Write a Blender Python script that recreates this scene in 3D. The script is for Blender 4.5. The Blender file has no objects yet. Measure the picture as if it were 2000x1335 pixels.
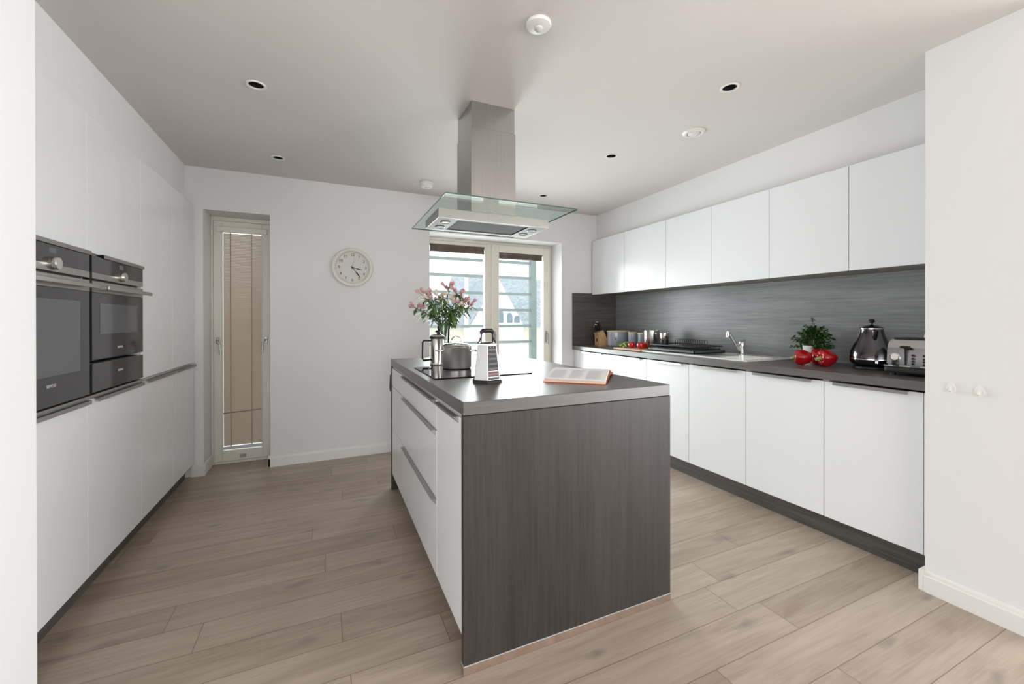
import bpy, bmesh, math, random
from mathutils import Vector, Matrix, Euler
random.seed(7)
C = bpy.context.scene.collection
SC = bpy.context.scene
PI = math.pi

# ------------------------------------------------------------------ camera, world, light, exposure
H = 2.35                    # ceiling height
cam = bpy.data.cameras.new('camera'); cam.sensor_width = 36; cam.sensor_fit = 'HORIZONTAL'
cam.lens = 806.47 / 2000 * 36
cam.shift_y = -(667.5 - 626.13) / 2000
cam.clip_start = 0.02
co = bpy.data.objects.new('camera', cam); C.objects.link(co)
yaw, pitch, roll = 0.42292, -0.0021, -0.00117
F = Vector((math.sin(yaw) * math.cos(pitch), math.cos(yaw) * math.cos(pitch), math.sin(pitch)))
q = F.to_track_quat('-Z', 'Y')
co.rotation_mode = 'QUATERNION'
co.rotation_quaternion = q @ Euler((0, 0, roll)).to_quaternion()
co.location = (0, 0, 1.1836)
SC.camera = co

W = bpy.data.worlds.new('sky'); SC.world = W; W.use_nodes = True
bg = W.node_tree.nodes['Background']; bg.inputs[0].default_value = (0.93, 0.97, 1.0, 1); bg.inputs[1].default_value = 2.4
SC.view_settings.view_transform = 'Standard'
SC.view_settings.look = 'None'
SC.view_settings.gamma = 1
SC.view_settings.exposure = 0.0
SC.view_settings.use_curve_mapping = False


def area(name, loc, target, sx, sy, power, col=(1, 1, 1)):
    l = bpy.data.lights.new(name, 'AREA'); l.shape = 'RECTANGLE'; l.size = sx; l.size_y = sy; l.energy = power; l.color = col
    o = bpy.data.objects.new(name, l); C.objects.link(o); o.location = loc
    o.rotation_euler = (Vector(target) - Vector(loc)).to_track_quat('-Z', 'Y').to_euler()
    return o


# daylight area lamps: the patio door ahead, and invented right, rear and left openings
area('daylight_right', (5.92, -2.6, 1.06), (0, -2.6, 1.06), 4.4, 1.9, 370, (0.96, 0.98, 1.0))
area('fill_left', (-3.92, -1.9, 1.06), (0, -1.9, 1.06), 4.6, 1.9, 22, (0.96, 0.98, 1.0))  # added fill for the right-hand units; no window is known there
area('daylight_rear', (-1.2, -4.92, 1.06), (-1.2, 0, 1.06), 4.0, 1.9, 125, (0.96, 0.98, 1.0))
area('daylight_door', (1.60, 4.22, 1.05), (1.60, 0, 1.05), 1.25, 1.75, 92, (0.94, 0.98, 1.0))



# ------------------------------------------------------------------ materials
def lin(c):
    return tuple(((v / 255) / 12.92 if v / 255 <= .04045 else ((v / 255 + .055) / 1.055) ** 2.4) for v in c) + (1,)


def mat(name, col, rough=.5, metal=0, coat=0, spec=.5, bump=0, bscale=200, noise=0, nscale=5, emit=None, trans=0, ior=1.45, aniso=0):
    m = bpy.data.materials.new(name); m.use_nodes = True
    nt = m.node_tree; b = nt.nodes['Principled BSDF']
    b.inputs['Base Color'].default_value = lin(col)
    b.inputs['Roughness'].default_value = rough; b.inputs['Metallic'].default_value = metal
    b.inputs['Coat Weight'].default_value = coat; b.inputs['Coat Roughness'].default_value = .05
    b.inputs['Specular IOR Level'].default_value = spec
    b.inputs['Transmission Weight'].default_value = trans; b.inputs['IOR'].default_value = ior
    if noise or bump:
        tc = nt.nodes.new('ShaderNodeTexCoord')
    if noise:
        n = nt.nodes.new('ShaderNodeTexNoise'); n.inputs['Scale'].default_value = nscale; n.inputs['Detail'].default_value = 5
        nt.links.new(tc.outputs['Object'], n.inputs['Vector'])
        r = nt.nodes.new('ShaderNodeValToRGB')
        r.color_ramp.elements[0].position = .3; r.color_ramp.elements[1].position = .7
        r.color_ramp.elements[0].color = lin(tuple(max(0, v - noise) for v in col)); r.color_ramp.elements[1].color = lin(tuple(min(255, v + noise) for v in col))
        nt.links.new(n.outputs['Fac'], r.inputs['Fac']); nt.links.new(r.outputs['Color'], b.inputs['Base Color'])
    if bump:
        n = nt.nodes.new('ShaderNodeTexNoise'); n.inputs['Scale'].default_value = bscale
        nt.links.new(tc.outputs['Object'], n.inputs['Vector'])
        bp = nt.nodes.new('ShaderNodeBump'); bp.inputs['Strength'].default_value = bump; bp.inputs['Distance'].default_value = .002
        nt.links.new(n.outputs['Fac'], bp.inputs['Height']); nt.links.new(bp.outputs['Normal'], b.inputs['Normal'])
    return m


def brushed(name, col, axis, rough=.3, amt=5):
    """brushed steel: streaks running along axis"""
    m = mat(name, col, rough, 1); nt = m.node_tree; b = nt.nodes['Principled BSDF']
    tc = nt.nodes.new('ShaderNodeTexCoord'); mp = nt.nodes.new('ShaderNodeMapping')
    s = [260, 260, 260]; s['xyz'.index(axis)] = 2
    mp.inputs['Scale'].default_value = s
    n = nt.nodes.new('ShaderNodeTexNoise'); n.inputs['Scale'].default_value = 1; n.inputs['Detail'].default_value = 3
    nt.links.new(tc.outputs['Object'], mp.inputs[0]); nt.links.new(mp.outputs[0], n.inputs['Vector'])
    r = nt.nodes.new('ShaderNodeMapRange'); r.inputs['To Min'].default_value = rough - .03; r.inputs['To Max'].default_value = rough + .05
    nt.links.new(n.outputs['Fac'], r.inputs['Value']); nt.links.new(r.outputs[0], b.inputs['Roughness'])
    cr = nt.nodes.new('ShaderNodeValToRGB'); cr.color_ramp.elements[0].position = .3; cr.color_ramp.elements[1].position = .7
    cr.color_ramp.elements[0].color = lin(tuple(v - amt for v in col)); cr.color_ramp.elements[1].color = lin(tuple(min(255, v + amt // 2) for v in col))
    nt.links.new(n.outputs['Fac'], cr.inputs[0]); nt.links.new(cr.outputs[0], b.inputs['Base Color'])
    return m


def darkwood(name, axis, lo=(66, 60, 57), hi=(106, 99, 95), rough=.42, spec=.5, coat=0):
    """grey-brown wood-grain laminate, grain along axis"""
    m = bpy.data.materials.new(name); m.use_nodes = True; nt = m.node_tree; N = nt.nodes; L = nt.links
    b = N['Principled BSDF']; b.inputs['Roughness'].default_value = rough; b.inputs['Specular IOR Level'].default_value = spec; b.inputs['Coat Weight'].default_value = coat; b.inputs['Coat Roughness'].default_value = .32
    tc = N.new('ShaderNodeTexCoord')
    def layer(along, across, detail, dist=0):
        mp = N.new('ShaderNodeMapping'); s = [across] * 3; s['xyz'.index(axis)] = along
        mp.inputs['Scale'].default_value = s
        n = N.new('ShaderNodeTexNoise'); n.inputs['Scale'].default_value = 1; n.inputs['Detail'].default_value = detail; n.inputs['Distortion'].default_value = dist
        L.new(tc.outputs['Object'], mp.inputs[0]); L.new(mp.outputs[0], n.inputs['Vector']); return n.outputs['Fac']
    a = layer(.9, 9, 3, .4); c = layer(2.5, 75, 4, .2); d = layer(9, 260, 2)
    def mth(op, x, y):
        k = N.new('ShaderNodeMath'); k.operation = op
        for i, v in enumerate((x, y)):
            if isinstance(v, (int, float)): k.inputs[i].default_value = v
            else: L.new(v, k.inputs[i])
        return k.outputs[0]
    s = mth('ADD', mth('ADD', mth('MULTIPLY', a, .30), mth('MULTIPLY', c, .42)), mth('MULTIPLY', d, .28))
    cr = N.new('ShaderNodeValToRGB'); cr.color_ramp.elements[0].position = .36; cr.color_ramp.elements[1].position = .64
    cr.color_ramp.elements[0].color = lin(lo); cr.color_ramp.elements[1].color = lin(hi)
    L.new(s, cr.inputs[0]); L.new(cr.outputs[0], b.inputs['Base Color'])
    bp = N.new('ShaderNodeBump'); bp.inputs['Strength'].default_value = .04; bp.inputs['Distance'].default_value = .001
    L.new(s, bp.inputs['Height']); L.new(bp.outputs[0], b.inputs['Normal'])
    return m


def floor_mat():
    m = bpy.data.materials.new('pale_oak_boards'); m.use_nodes = True; nt = m.node_tree; N = nt.nodes; L = nt.links
    b = N['Principled BSDF']
    tc = N.new('ShaderNodeTexCoord'); sp = N.new('ShaderNodeSeparateXYZ'); L.new(tc.outputs['Object'], sp.inputs[0])
    def mth(op, *a):
        k = N.new('ShaderNodeMath'); k.operation = op
        for i, v in enumerate(a):
            if isinstance(v, (int, float)): k.inputs[i].default_value = v
            else: L.new(v, k.inputs[i])
        return k.outputs[0]
    x, y = sp.outputs[0], sp.outputs[1]
    v = mth('DIVIDE', mth('ADD', y, 9.117), .163)       # board rows run along x, seam at y = 0.99
    row = mth('FLOOR', v)
    fv = mth('SUBTRACT', v, row)
    wn = N.new('ShaderNodeTexWhiteNoise'); wn.noise_dimensions = '1D'; L.new(row, wn.inputs['W'])
    u = mth('DIVIDE', mth('ADD', mth('ADD', x, 20), mth('MULTIPLY', wn.outputs['Value'], 1.7)), 1.55)
    colm = mth('FLOOR', u); fu = mth('SUBTRACT', u, colm)
    cb = N.new('ShaderNodeCombineXYZ'); L.new(row, cb.inputs[0]); L.new(colm, cb.inputs[1])
    w2 = N.new('ShaderNodeTexWhiteNoise'); w2.noise_dimensions = '3D'; L.new(cb.outputs[0], w2.inputs['Vector'])
    # joints
    ev = mth('MULTIPLY', mth('MINIMUM', fv, mth('SUBTRACT', 1, fv)), .163)
    eu = mth('MULTIPLY', mth('MINIMUM', fu, mth('SUBTRACT', 1, fu)), 1.55)
    e = mth('MINIMUM', ev, eu)
    gap = mth('LESS_THAN', e, .0014)
    # grain, offset per board
    off = N.new('ShaderNodeVectorMath'); off.operation = 'MULTIPLY_ADD'; L.new(w2.outputs['Color'], off.inputs[0]); off.inputs[1].default_value = (30, 30, 0); L.new(tc.outputs['Object'], off.inputs[2])
    def nz(sc, det, dist):
        mp = N.new('ShaderNodeMapping'); mp.inputs['Scale'].default_value = sc; L.new(off.outputs[0], mp.inputs[0])
        n = N.new('ShaderNodeTexNoise'); n.inputs['Scale'].default_value = 1; n.inputs['Detail'].default_value = det; n.inputs['Distortion'].default_value = dist
        L.new(mp.outputs[0], n.inputs['Vector']); return n.outputs['Fac']
    g1 = nz((1.6, 14, 1), 4, 1.2); g2 = nz((5, 110, 1), 3, .3)
    s = mth('ADD', mth('MULTIPLY', g1, .66), mth('MULTIPLY', g2, .34))
    s = mth('ADD', s, mth('MULTIPLY', mth('SUBTRACT', w2.outputs['Value'], .5), .22))
    cr = N.new('ShaderNodeValToRGB'); el = cr.color_ramp.elements
    el[0].position = .28; el[0].color = lin((151, 135, 119)); el[1].position = .74; el[1].color = lin((188, 173, 157))
    L.new(s, cr.inputs[0])
    # sparse grey knots
    mp = N.new('ShaderNodeMapping'); mp.inputs['Scale'].default_value = (1.15, 3.1, 1); L.new(tc.outputs['Object'], mp.inputs[0])
    nd = N.new('ShaderNodeTexNoise'); nd.inputs['Scale'].default_value = 9; L.new(tc.outputs['Object'], nd.inputs['Vector'])
    va = N.new('ShaderNodeVectorMath'); va.operation = 'MULTIPLY_ADD'; L.new(nd.outputs['Color'], va.inputs[0]); va.inputs[1].default_value = (.16, .16, 0); L.new(mp.outputs[0], va.inputs[2])
    vo = N.new('ShaderNodeTexVoronoi'); vo.voronoi_dimensions = '2D'; vo.inputs['Scale'].default_value = 1.25; vo.inputs['Randomness'].default_value = 1; L.new(va.outputs[0], vo.inputs['Vector'])
    kn = N.new('ShaderNodeMapRange'); kn.inputs['From Min'].default_value = .02; kn.inputs['From Max'].default_value = .10; kn.inputs['To Min'].default_value = .55; kn.inputs['To Max'].default_value = 0; L.new(vo.outputs['Distance'], kn.inputs['Value'])
    mx = N.new('ShaderNodeMix'); mx.data_type = 'RGBA'; L.new(kn.outputs[0], mx.inputs['Factor']); L.new(cr.outputs[0], mx.inputs['A']); mx.inputs['B'].default_value = lin((122, 116, 112))
    m2 = N.new('ShaderNodeMix'); m2.data_type = 'RGBA'; L.new(mth('MULTIPLY', gap, .8), m2.inputs['Factor']); L.new(mx.outputs['Result'], m2.inputs['A']); m2.inputs['B'].default_value = lin((112, 92, 74))
    L.new(m2.outputs['Result'], b.inputs['Base Color'])
    b.inputs['Roughness'].default_value = .36
    bp = N.new('ShaderNodeBump'); bp.inputs['Strength'].default_value = .15; bp.inputs['Distance'].default_value = .001
    L.new(mth('SUBTRACT', s, gap), bp.inputs['Height']); L.new(bp.outputs[0], b.inputs['Normal'])
    return m


def clearglass(name, tint=(1, 1, 1), refl=1.0):
    """thin architectural glass: clear with fresnel reflections"""
    m = bpy.data.materials.new(name); m.use_nodes = True; nt = m.node_tree; N = nt.nodes; N.remove(N['Principled BSDF'])
    t = N.new('ShaderNodeBsdfTransparent'); t.inputs[0].default_value = tint + (1,)
    g = N.new('ShaderNodeBsdfGlossy'); g.inputs['Roughness'].default_value = .02
    f = N.new('ShaderNodeFresnel'); f.inputs[0].default_value = 1.45
    mu = N.new('ShaderNodeMath'); mu.operation = 'MULTIPLY'; mu.inputs[1].default_value = refl; nt.links.new(f.outputs[0], mu.inputs[0])
    x = N.new('ShaderNodeMixShader'); nt.links.new(mu.outputs[0], x.inputs[0]); nt.links.new(t.outputs[0], x.inputs[1]); nt.links.new(g.outputs[0], x.inputs[2])
    nt.links.new(x.outputs[0], N['Material Output'].inputs[0]); return m


M = dict(
    wall=mat('white_wall_paint', (226, 225, 225), .85, bump=.05, bscale=60),
    ceil=mat('ceiling_paint', (216, 212, 209), .9, bump=.04, bscale=40),
    skirt=mat('skirting_gloss', (228, 226, 223), .4),
    cab=mat('white_cabinet_lacquer', (228, 229, 231), .22, spec=.45),
    carc=mat('cabinet_carcass_white', (214, 214, 212), .5),
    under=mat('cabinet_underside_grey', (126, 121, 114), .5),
    shadowgap=mat('dark_gap', (34, 32, 31), .7),
    alu=mat('satin_aluminium', (164, 162, 159), .34, 1),
    steel=brushed('brushed_steel', (186, 184, 181), 'z', .24),
    steelh=brushed('brushed_steel_flat', (176, 174, 171), 'y', .34),
    pansteel=brushed('pan_steel', (228, 226, 222), 'z', .30),
    mirror=mat('polished_steel', (222, 220, 216), .16, 1),
    chrome=mat('chrome', (222, 222, 222), .07, 1),
    darkchrome=mat('dark_pewter_chrome', (92, 89, 92), .13, 1),
    toast=mat('toaster_steel', (188, 186, 190), .24, 1),
    lampglass=mat('hood_lamp_glass', (140, 140, 136), .4),
    filtermesh=mat('grey_steel_mesh', (104, 101, 97), .6, .2),
    blackglass=mat('black_oven_glass', (44, 44, 46), .06, spec=.9),
    ovenwin=mat('oven_window_glass', (84, 85, 88), .05, spec=.9),
    hobglass=mat('hob_glass', (16, 16, 18), .04, spec=.7),
    black=mat('black_plastic', (26, 26, 27), .35),
    satinblack=mat('satin_black', (40, 39, 38), .5),
    redlabel=mat('dark_red_label', (96, 34, 40), .4),
    lightmark=mat('pale_marking', (196, 197, 198), .5),
    greymark=mat('grey_marking', (96, 96, 98), .4),
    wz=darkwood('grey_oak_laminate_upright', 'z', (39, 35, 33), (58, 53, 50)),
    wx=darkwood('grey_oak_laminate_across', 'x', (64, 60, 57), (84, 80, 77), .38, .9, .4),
    wy=darkwood('grey_oak_laminate_along', 'y', (78, 75, 73), (98, 95, 93), .32, .8),
    wsplash=darkwood('grey_oak_splashback', 'y', (116, 116, 118), (152, 152, 154), .30),
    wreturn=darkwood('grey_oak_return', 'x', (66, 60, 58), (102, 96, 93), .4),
    plinth=darkwood('grey_oak_plinth', 'y', (58, 56, 54), (92, 89, 86), .4),
    strip=mat('brown_base_strip', (122, 103, 89), .5, noise=8, nscale=20),
    floor=floor_mat(),
    frame=mat('cream_window_frame', (225, 221, 209), .4),
    reveal=mat('reveal_paint', (222, 219, 214), .8),
    blind=mat('beige_blind_slat', (198, 184, 166), .6),
    blindcord=mat('beige_tape', (176, 160, 142), .8),
    blindrail=mat('pale_rail', (205, 208, 206), .4),
    darkblind=mat('brown_blind', (92, 78, 68), .6, noise=18, nscale=14),
    glass=clearglass('window_glass', (.97, .985, .98), .8),
    hoodglass=clearglass('hood_glass', (.88, .94, .92), .03),
    glassedge=mat('green_glass_edge', (70, 96, 88), .2, spec=.7),
    vase=clearglass('vase_glass', (.93, .95, .94), 1.6),
    water=clearglass('vase_water', (.93, .96, .94), .5),
    plastic=mat('white_plastic', (232, 231, 228), .35),
    plasticdim=mat('white_plastic_lens', (205, 203, 200), .3),
    clockrim=mat('clock_rim', (222, 219, 208), .35),
    clockface=mat('clock_face', (212, 209, 204), .5),
    ink=mat('dark_ink', (40, 38, 36), .5),
    ceramic=mat('white_ceramic', (236, 235, 230), .15, coat=.4),
    enamel=mat('grey_enamel', (164, 170, 178), .25, coat=.5),
    lidwood=mat('pale_wood_lid', (214, 198, 170), .5, noise=8, nscale=30),
    blockwood=mat('beech_block', (206, 168, 124), .45, noise=10, nscale=35),
    board=mat('chopping_board_wood', (206, 172, 140), .5, noise=10, nscale=40),
    tomato=mat('tomato_skin', (188, 22, 22), .14, coat=.5),
    pepper=mat('red_pepper_skin', (168, 6, 18), .12, coat=.6, noise=14, nscale=12),
    stemg=mat('green_stem', (150, 168, 92), .5, noise=14, nscale=60),
    celery=mat('pale_green_vegetable', (190, 210, 124), .45, noise=22, nscale=40),
    leafy=mat('green_leaf_vegetable', (136, 172, 70), .5, noise=26, nscale=50),
    herb=mat('herb_leaf', (58, 92, 34), .5, noise=24, nscale=40),
    herbstem=mat('herb_stem', (84, 108, 52), .6),
    flowleaf=mat('flower_leaf', (86, 116, 56), .45, noise=18, nscale=30),
    petalp=mat('pink_petal', (226, 176, 178), .55, noise=24, nscale=40),
    petalw=mat('cream_petal', (232, 224, 208), .55, noise=10, nscale=40),
    paper=mat('book_paper', (246, 245, 245), .7),
    print=mat('printed_lines', (212, 210, 214), .7),
    orange=mat('orange_cover', (214, 118, 72), .45),
    peach=mat('page_edges_peach', (232, 204, 182), .7, noise=6, nscale=90),
    tines=mat('black_coated_wire', (40, 42, 44), .4),
    tray=mat('smoked_plastic_tray', (74, 80, 84), .25),
    ext_white=mat('white_render', (236, 236, 230), .9),
    ext_cream=mat('cream_render', (214, 208, 190), .9),
    slate=mat('slate_roof', (150, 158, 164), .8, noise=16, nscale=8),
    slat=mat('grey_green_slat', (120, 132, 130), .6),
    deck=mat('balcony_paving', (205, 205, 200), .8, noise=8, nscale=4),
    extglass=mat('far_window', (110, 124, 132), .2),
)


# ------------------------------------------------------------------ mesh helpers
def nb(): return bmesh.new()


def box(bm, x0, x1, y0, y1, z0, z1, bev=0, seg=1):
    r = bmesh.ops.create_cube(bm, size=1)
    for v in r['verts']:
        v.co = Vector(((x0 + x1) / 2 + v.co.x * (x1 - x0), (y0 + y1) / 2 + v.co.y * (y1 - y0), (z0 + z1) / 2 + v.co.z * (z1 - z0)))
    if bev:
        es = list({e for v in r['verts'] for e in v.link_edges})
        bmesh.ops.bevel(bm, geom=es, offset=bev, segments=seg, affect='EDGES', profile=.5)
    return bm


def lathe(bm, prof, c=(0, 0, 0), seg=40, axis='z', sx=1, sy=1, cap=True):
    rings = []
    for r, z in prof:
        ring = []
        for i in range(seg):
            a = 2 * PI * i / seg
            p = (math.cos(a) * r * sx, math.sin(a) * r * sy, z)
            if axis == 'y': p = (p[0], p[2], p[1])
            elif axis == 'x': p = (p[2], p[0], p[1])
            ring.append(bm.verts.new(Vector(p) + Vector(c)))
        rings.append(ring)
    for a, b in zip(rings, rings[1:]):
        for i in range(seg):
            j = (i + 1) % seg
            bm.faces.new((a[i], a[j], b[j], b[i]))
    if cap:
        if prof[0][0] > 1e-6: bm.faces.new(list(reversed(rings[0])))
        if prof[-1][0] > 1e-6: bm.faces.new(rings[-1])
    return bm


def tube(bm, pts, r, seg=8, closed=False):
    pts = [Vector(p) for p in pts]; n = len(pts)
    rs = r if isinstance(r, (list, tuple)) else [r] * n
    rings = []; up = None
    for i, p in enumerate(pts):
        t = (pts[(i + 1) % n] - pts[i - 1]) if (closed or 0 < i < n - 1) else (pts[1] - pts[0] if i == 0 else pts[-1] - pts[-2])
        t.normalize()
        if up is None:
            up = t.orthogonal()
        up = (up - t * up.dot(t)).normalized()
        s = t.cross(up)
        rings.append([bm.verts.new(p + (up * math.cos(2 * PI * k / seg) + s * math.sin(2 * PI * k / seg)) * rs[i]) for k in range(seg)])
    m = n if closed else n - 1
    for i in range(m):
        a, b = rings[i], rings[(i + 1) % n]
        for k in range(seg):
            l = (k + 1) % seg
            bm.faces.new((a[k], a[l], b[l], b[k]))
    if not closed:
        bm.faces.new(list(reversed(rings[0]))); bm.faces.new(rings[-1])
    return bm


def arc(p0, pm, p1, n=10):
    p0, pm, p1 = map(Vector, (p0, pm, p1)); return [(p0 * (1 - t) ** 2 + pm * 2 * t * (1 - t) + p1 * t * t) for t in [i / n for i in range(n + 1)]]


def prism(bm, pts, a0, a1, axis='z'):
    """extrude a 2-D outline along axis"""
    def P(p, a):
        return {'z': (p[0], p[1], a), 'y': (p[0], a, p[1]), 'x': (a, p[0], p[1])}[axis]
    A = [bm.verts.new(P(p, a0)) for p in pts]; B = [bm.verts.new(P(p, a1)) for p in pts]
    bm.faces.new(A); bm.faces.new(list(reversed(B)))
    for i in range(len(pts)):
        j = (i + 1) % len(pts); bm.faces.new((A[j], A[i], B[i], B[j]))
    return bm


def leaf(bm, base, d, n, L, w, bend=.2, fold=.15):
    """a lance-shaped leaf growing from base in direction d, facing n"""
    d = Vector(d).normalized(); n = Vector(n); s = d.cross(n)
    s = s.normalized() if s.length > 1e-4 else d.orthogonal().normalized()
    n = s.cross(d).normalized(); prev = None; base = Vector(base)
    for i in range(6):
        t = i / 5; ww = w * math.sin(PI * min(1, t * .95 + .03)) ** .8 * .5
        c = base + d * L * t - n * bend * L * t * t
        ring = [bm.verts.new(c - s * ww + n * fold * ww), bm.verts.new(c), bm.verts.new(c + s * ww + n * fold * ww)]
        if prev:
            bm.faces.new((prev[0], prev[1], ring[1], ring[0])); bm.faces.new((prev[1], prev[2], ring[2], ring[1]))
        prev = ring


def thing(name, label, cat, loc=(0, 0, 0), group=None, world=False, rz=0):
    """an Empty at the thing's base; world=True: its parts are given in room coordinates"""
    o = bpy.data.objects.new(name, None); C.objects.link(o); o.location = loc; o.rotation_euler = (0, 0, rz)
    o.empty_display_size = .05
    o['label'] = label; o['category'] = cat
    if group: o['group'] = group
    OFF[o.name] = Vector(loc) if world else Vector((0, 0, 0))
    return o


OFF = {}


def tag(o, label, cat, group=None, kind=None):
    o['label'] = label; o['category'] = cat
    if group: o['group'] = group
    if kind: o['kind'] = kind
    return o


def obj(name, bm, m, parent=None, smooth=False, label=None, ang=35, off=None):
    me = bpy.data.meshes.new(name)
    root = parent
    while root is not None and root.parent is not None: root = root.parent
    o_ = OFF.get(root.name, Vector((0, 0, 0))) if root is not None else (Vector(off) if off else Vector((0, 0, 0)))
    if o_.length: bmesh.ops.translate(bm, verts=bm.verts, vec=-o_)
    bmesh.ops.recalc_face_normals(bm, faces=bm.faces)
    bm.to_mesh(me); bm.free()
    if smooth:
        for p in me.polygons: p.use_smooth = True
        try: me.set_sharp_from_angle(angle=math.radians(ang))
        except Exception: pass
    me.materials.append(M[m] if isinstance(m, str) else m)
    o = bpy.data.objects.new(name, me); C.objects.link(o)
    if parent is not None: o.parent = parent
    elif off: o.location = off
    if label: o['label'] = label
    return o


def struct(name, bm, m, parent=None, smooth=False):
    o = obj(name, bm, m, parent, smooth)
    if parent is None: o['kind'] = 'structure'
    return o


def text_bm(body, size, depth=.0006):
    cu = bpy.data.curves.new('t', 'FONT'); cu.body = body; cu.size = size; cu.align_x = 'CENTER'; cu.align_y = 'CENTER'; cu.extrude = depth
    o = bpy.data.objects.new('t', cu); C.objects.link(o)
    bpy.context.view_layer.update()
    me = bpy.data.meshes.new_from_object(o.evaluated_get(bpy.context.evaluated_depsgraph_get()))
    bm = nb(); bm.from_mesh(me)
    bpy.data.objects.remove(o); bpy.data.curves.remove(cu); bpy.data.meshes.remove(me)
    return bm


def merge(dst, src, mtx):
    bmesh.ops.transform(src, matrix=mtx, verts=src.verts)
    me = bpy.data.meshes.new('m'); src.to_mesh(me); src.free(); dst.from_mesh(me); bpy.data.meshes.remove(me)


def facing(axis):
    """matrix turning an XY-plane text upright: '-y' faces the camera end, '+x' faces the right, '-x' the left"""
    return {'-y': Matrix.Rotation(PI / 2, 4, 'X'), '+x': Matrix.Rotation(PI / 2, 4, 'Z') @ Matrix.Rotation(PI / 2, 4, 'X'),
            '-x': Matrix.Rotation(-PI / 2, 4, 'Z') @ Matrix.Rotation(PI / 2, 4, 'X')}[axis]


def T(x, y, z): return Matrix.Translation((x, y, z))


# ------------------------------------------------------------------ room shell
YF = 3.844      # far wall
XR = 3.045      # right wall behind the worktop
XL = -.915      # fronts of the left cabinets
bm = nb(); box(bm, -4.3, 6.3, -5.3, 1.256, -.12, 0); box(bm, -1.7, 3.4, 1.256, YF + .30, -.12, 0)
struct('floor', bm, 'floor')
bm = nb(); box(bm, -4.3, 6.3, -5.3, YF + .30, H, H + .14)
ceil = struct('ceiling', bm, 'ceil')
SPOTS = [(-.315, 2.392), (1.853, 1.446), (-.313, 3.398), (1.855, 2.394), (1.863, 3.42)]
bmc = nb()
for x, y in SPOTS: lathe(bmc, [(.0345, H - .02), (.0345, H + .08)], (x, y, 0), 32)
cut = obj('cutter', bmc, 'black')
md = ceil.modifiers.new('holes', 'BOOLEAN'); md.operation = 'DIFFERENCE'; md.object = cut; md.solver = 'EXACT'
bpy.context.view_layer.update()
me = bpy.data.meshes.new_from_object(ceil.evaluated_get(bpy.context.evaluated_depsgraph_get()))
ceil.modifiers.clear(); ceil.data = me; ceil.data.materials.clear(); ceil.data.materials.append(M['ceil'])
bpy.data.objects.remove(cut)

bm = nb()   # far wall with the two full-height openings
for a in ((-1.7, -.856, 0, H), (-.856, -.413, 2.033, H), (-.413, .884, 0, H), (.884, 2.319, 2.011, H), (2.319, 3.4, 0, H)):
    box(bm, a[0], a[1], YF, YF + .30, a[2], a[3])
struct('wall_back', bm, 'wall')
bm = nb(); box(bm, -1.7, -1.56, 1.556, YF, 0, H); box(bm, -4.3, -.72, 1.256, 1.556, 0, H)
struct('wall_left', bm, 'wall')
struct('trim_1', box(nb(), -1.56, -.966, 1.556, YF, 2.0585, H), 'wall')      # boxed-in bulkhead above the tall cabinets
struct('wall_right', box(nb(), XR, 3.4, .9046, YF, 0, H), 'wall')
struct('trim_2', box(nb(), 2.772, XR, .9046, YF, 2.0575, H), 'wall')          # bulkhead above the wall cabinets
struct('wall_right_near', box(nb(), 2.387, 6.3, .56, .9046, 0, H), 'wall')     # stub wall; the living space opens behind the camera
for nm, ax, p0, p1, a0, a1, w0, w1_ in (('wall_east', 'x', 6.0, 6.3, -5.3, .56, -4.8, -.4), ('wall_west', 'x', -4.3, -4.0, -5.3, 1.256, -4.2, .4), ('wall_rear', 'y', -5.3, -5.0, -4.0, 6.0, -3.2, .8)):
    bm = nb()
    for a in ((a0, w0, 0, H), (w1_, a1, 0, H), (w0, w1_, 2.22, H), (w0, w1_, 0, .10)):
        if ax == 'x': box(bm, p0, p1, a[0], a[1], a[2], a[3])
        else: box(bm, a[0], a[1], p0, p1, a[2], a[3])
    struct(nm, bm, 'wall')


def skirting(name, pts, h=.09, t=.016):
    """skirting board along a floor polyline; the board stands on the left of the path"""
    bm = nb()
    for (x0, y0), (x1, y1) in zip(pts, pts[1:]):
        d = Vector((x1 - x0, y1 - y0, 0)); L = d.length; d.normalize(); n = Vector((-d.y, d.x, 0))
        prof = [(0, 0), (t, 0), (t, h - .022), (t - .004, h - .018), (t - .006, h - .006), (0.003, h), (0, h)]
        A = []; B = []
        for o, z in prof:
            A.append(bm.verts.new(Vector((x0, y0, z)) + n * o)); B.append(bm.verts.new(Vector((x1, y1, z)) + n * o))
        bm.faces.new(A); bm.faces.new(list(reversed(B)))
        for i in range(len(prof)):
            j = (i + 1) % len(prof); bm.faces.new((A[j], A[i], B[i], B[j]))
    return struct(name, bm, 'skirt')


skirting('baseboard_back', [(.884, YF), (-.429, YF), ])
skirting('baseboard_pier', [(-.856, YF), (-.93, YF)])
bm = nb(); box(bm, -.856, -.842, YF - .016, YF + .21, 0, .09, .002)
struct('baseboard_reveal', bm, 'skirt')
bm = nb(); box(bm, -.429, -.413, YF - .016, YF + .21, 0, .09, .002)
struct('baseboard_reveal_right', bm, 'skirt')
skirting('baseboard_right', [(2.387, .56), (2.387, .9046)])
bm = nb(); box(bm, 2.371, 2.51, .905, .921, 0, .09, .002)
struct('baseboard_right_end', bm, 'skirt')


# ------------------------------------------------------------------ narrow window on the far wall
def window_frame_box(bm, x0, x1, z0, z1, y0, y1, w, wb=None, wt=None, bev=.003):
    wb = wb or w; wt = wt or w
    box(bm, x0, x0 + w, y0, y1, z0, z1, bev); box(bm, x1 - w, x1, y0, y1, z0, z1, bev)
    box(bm, x0 + w, x1 - w, y0, y1, z0, z0 + wb, bev); box(bm, x0 + w, x1 - w, y0, y1, z1 - wt, z1, bev)


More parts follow.
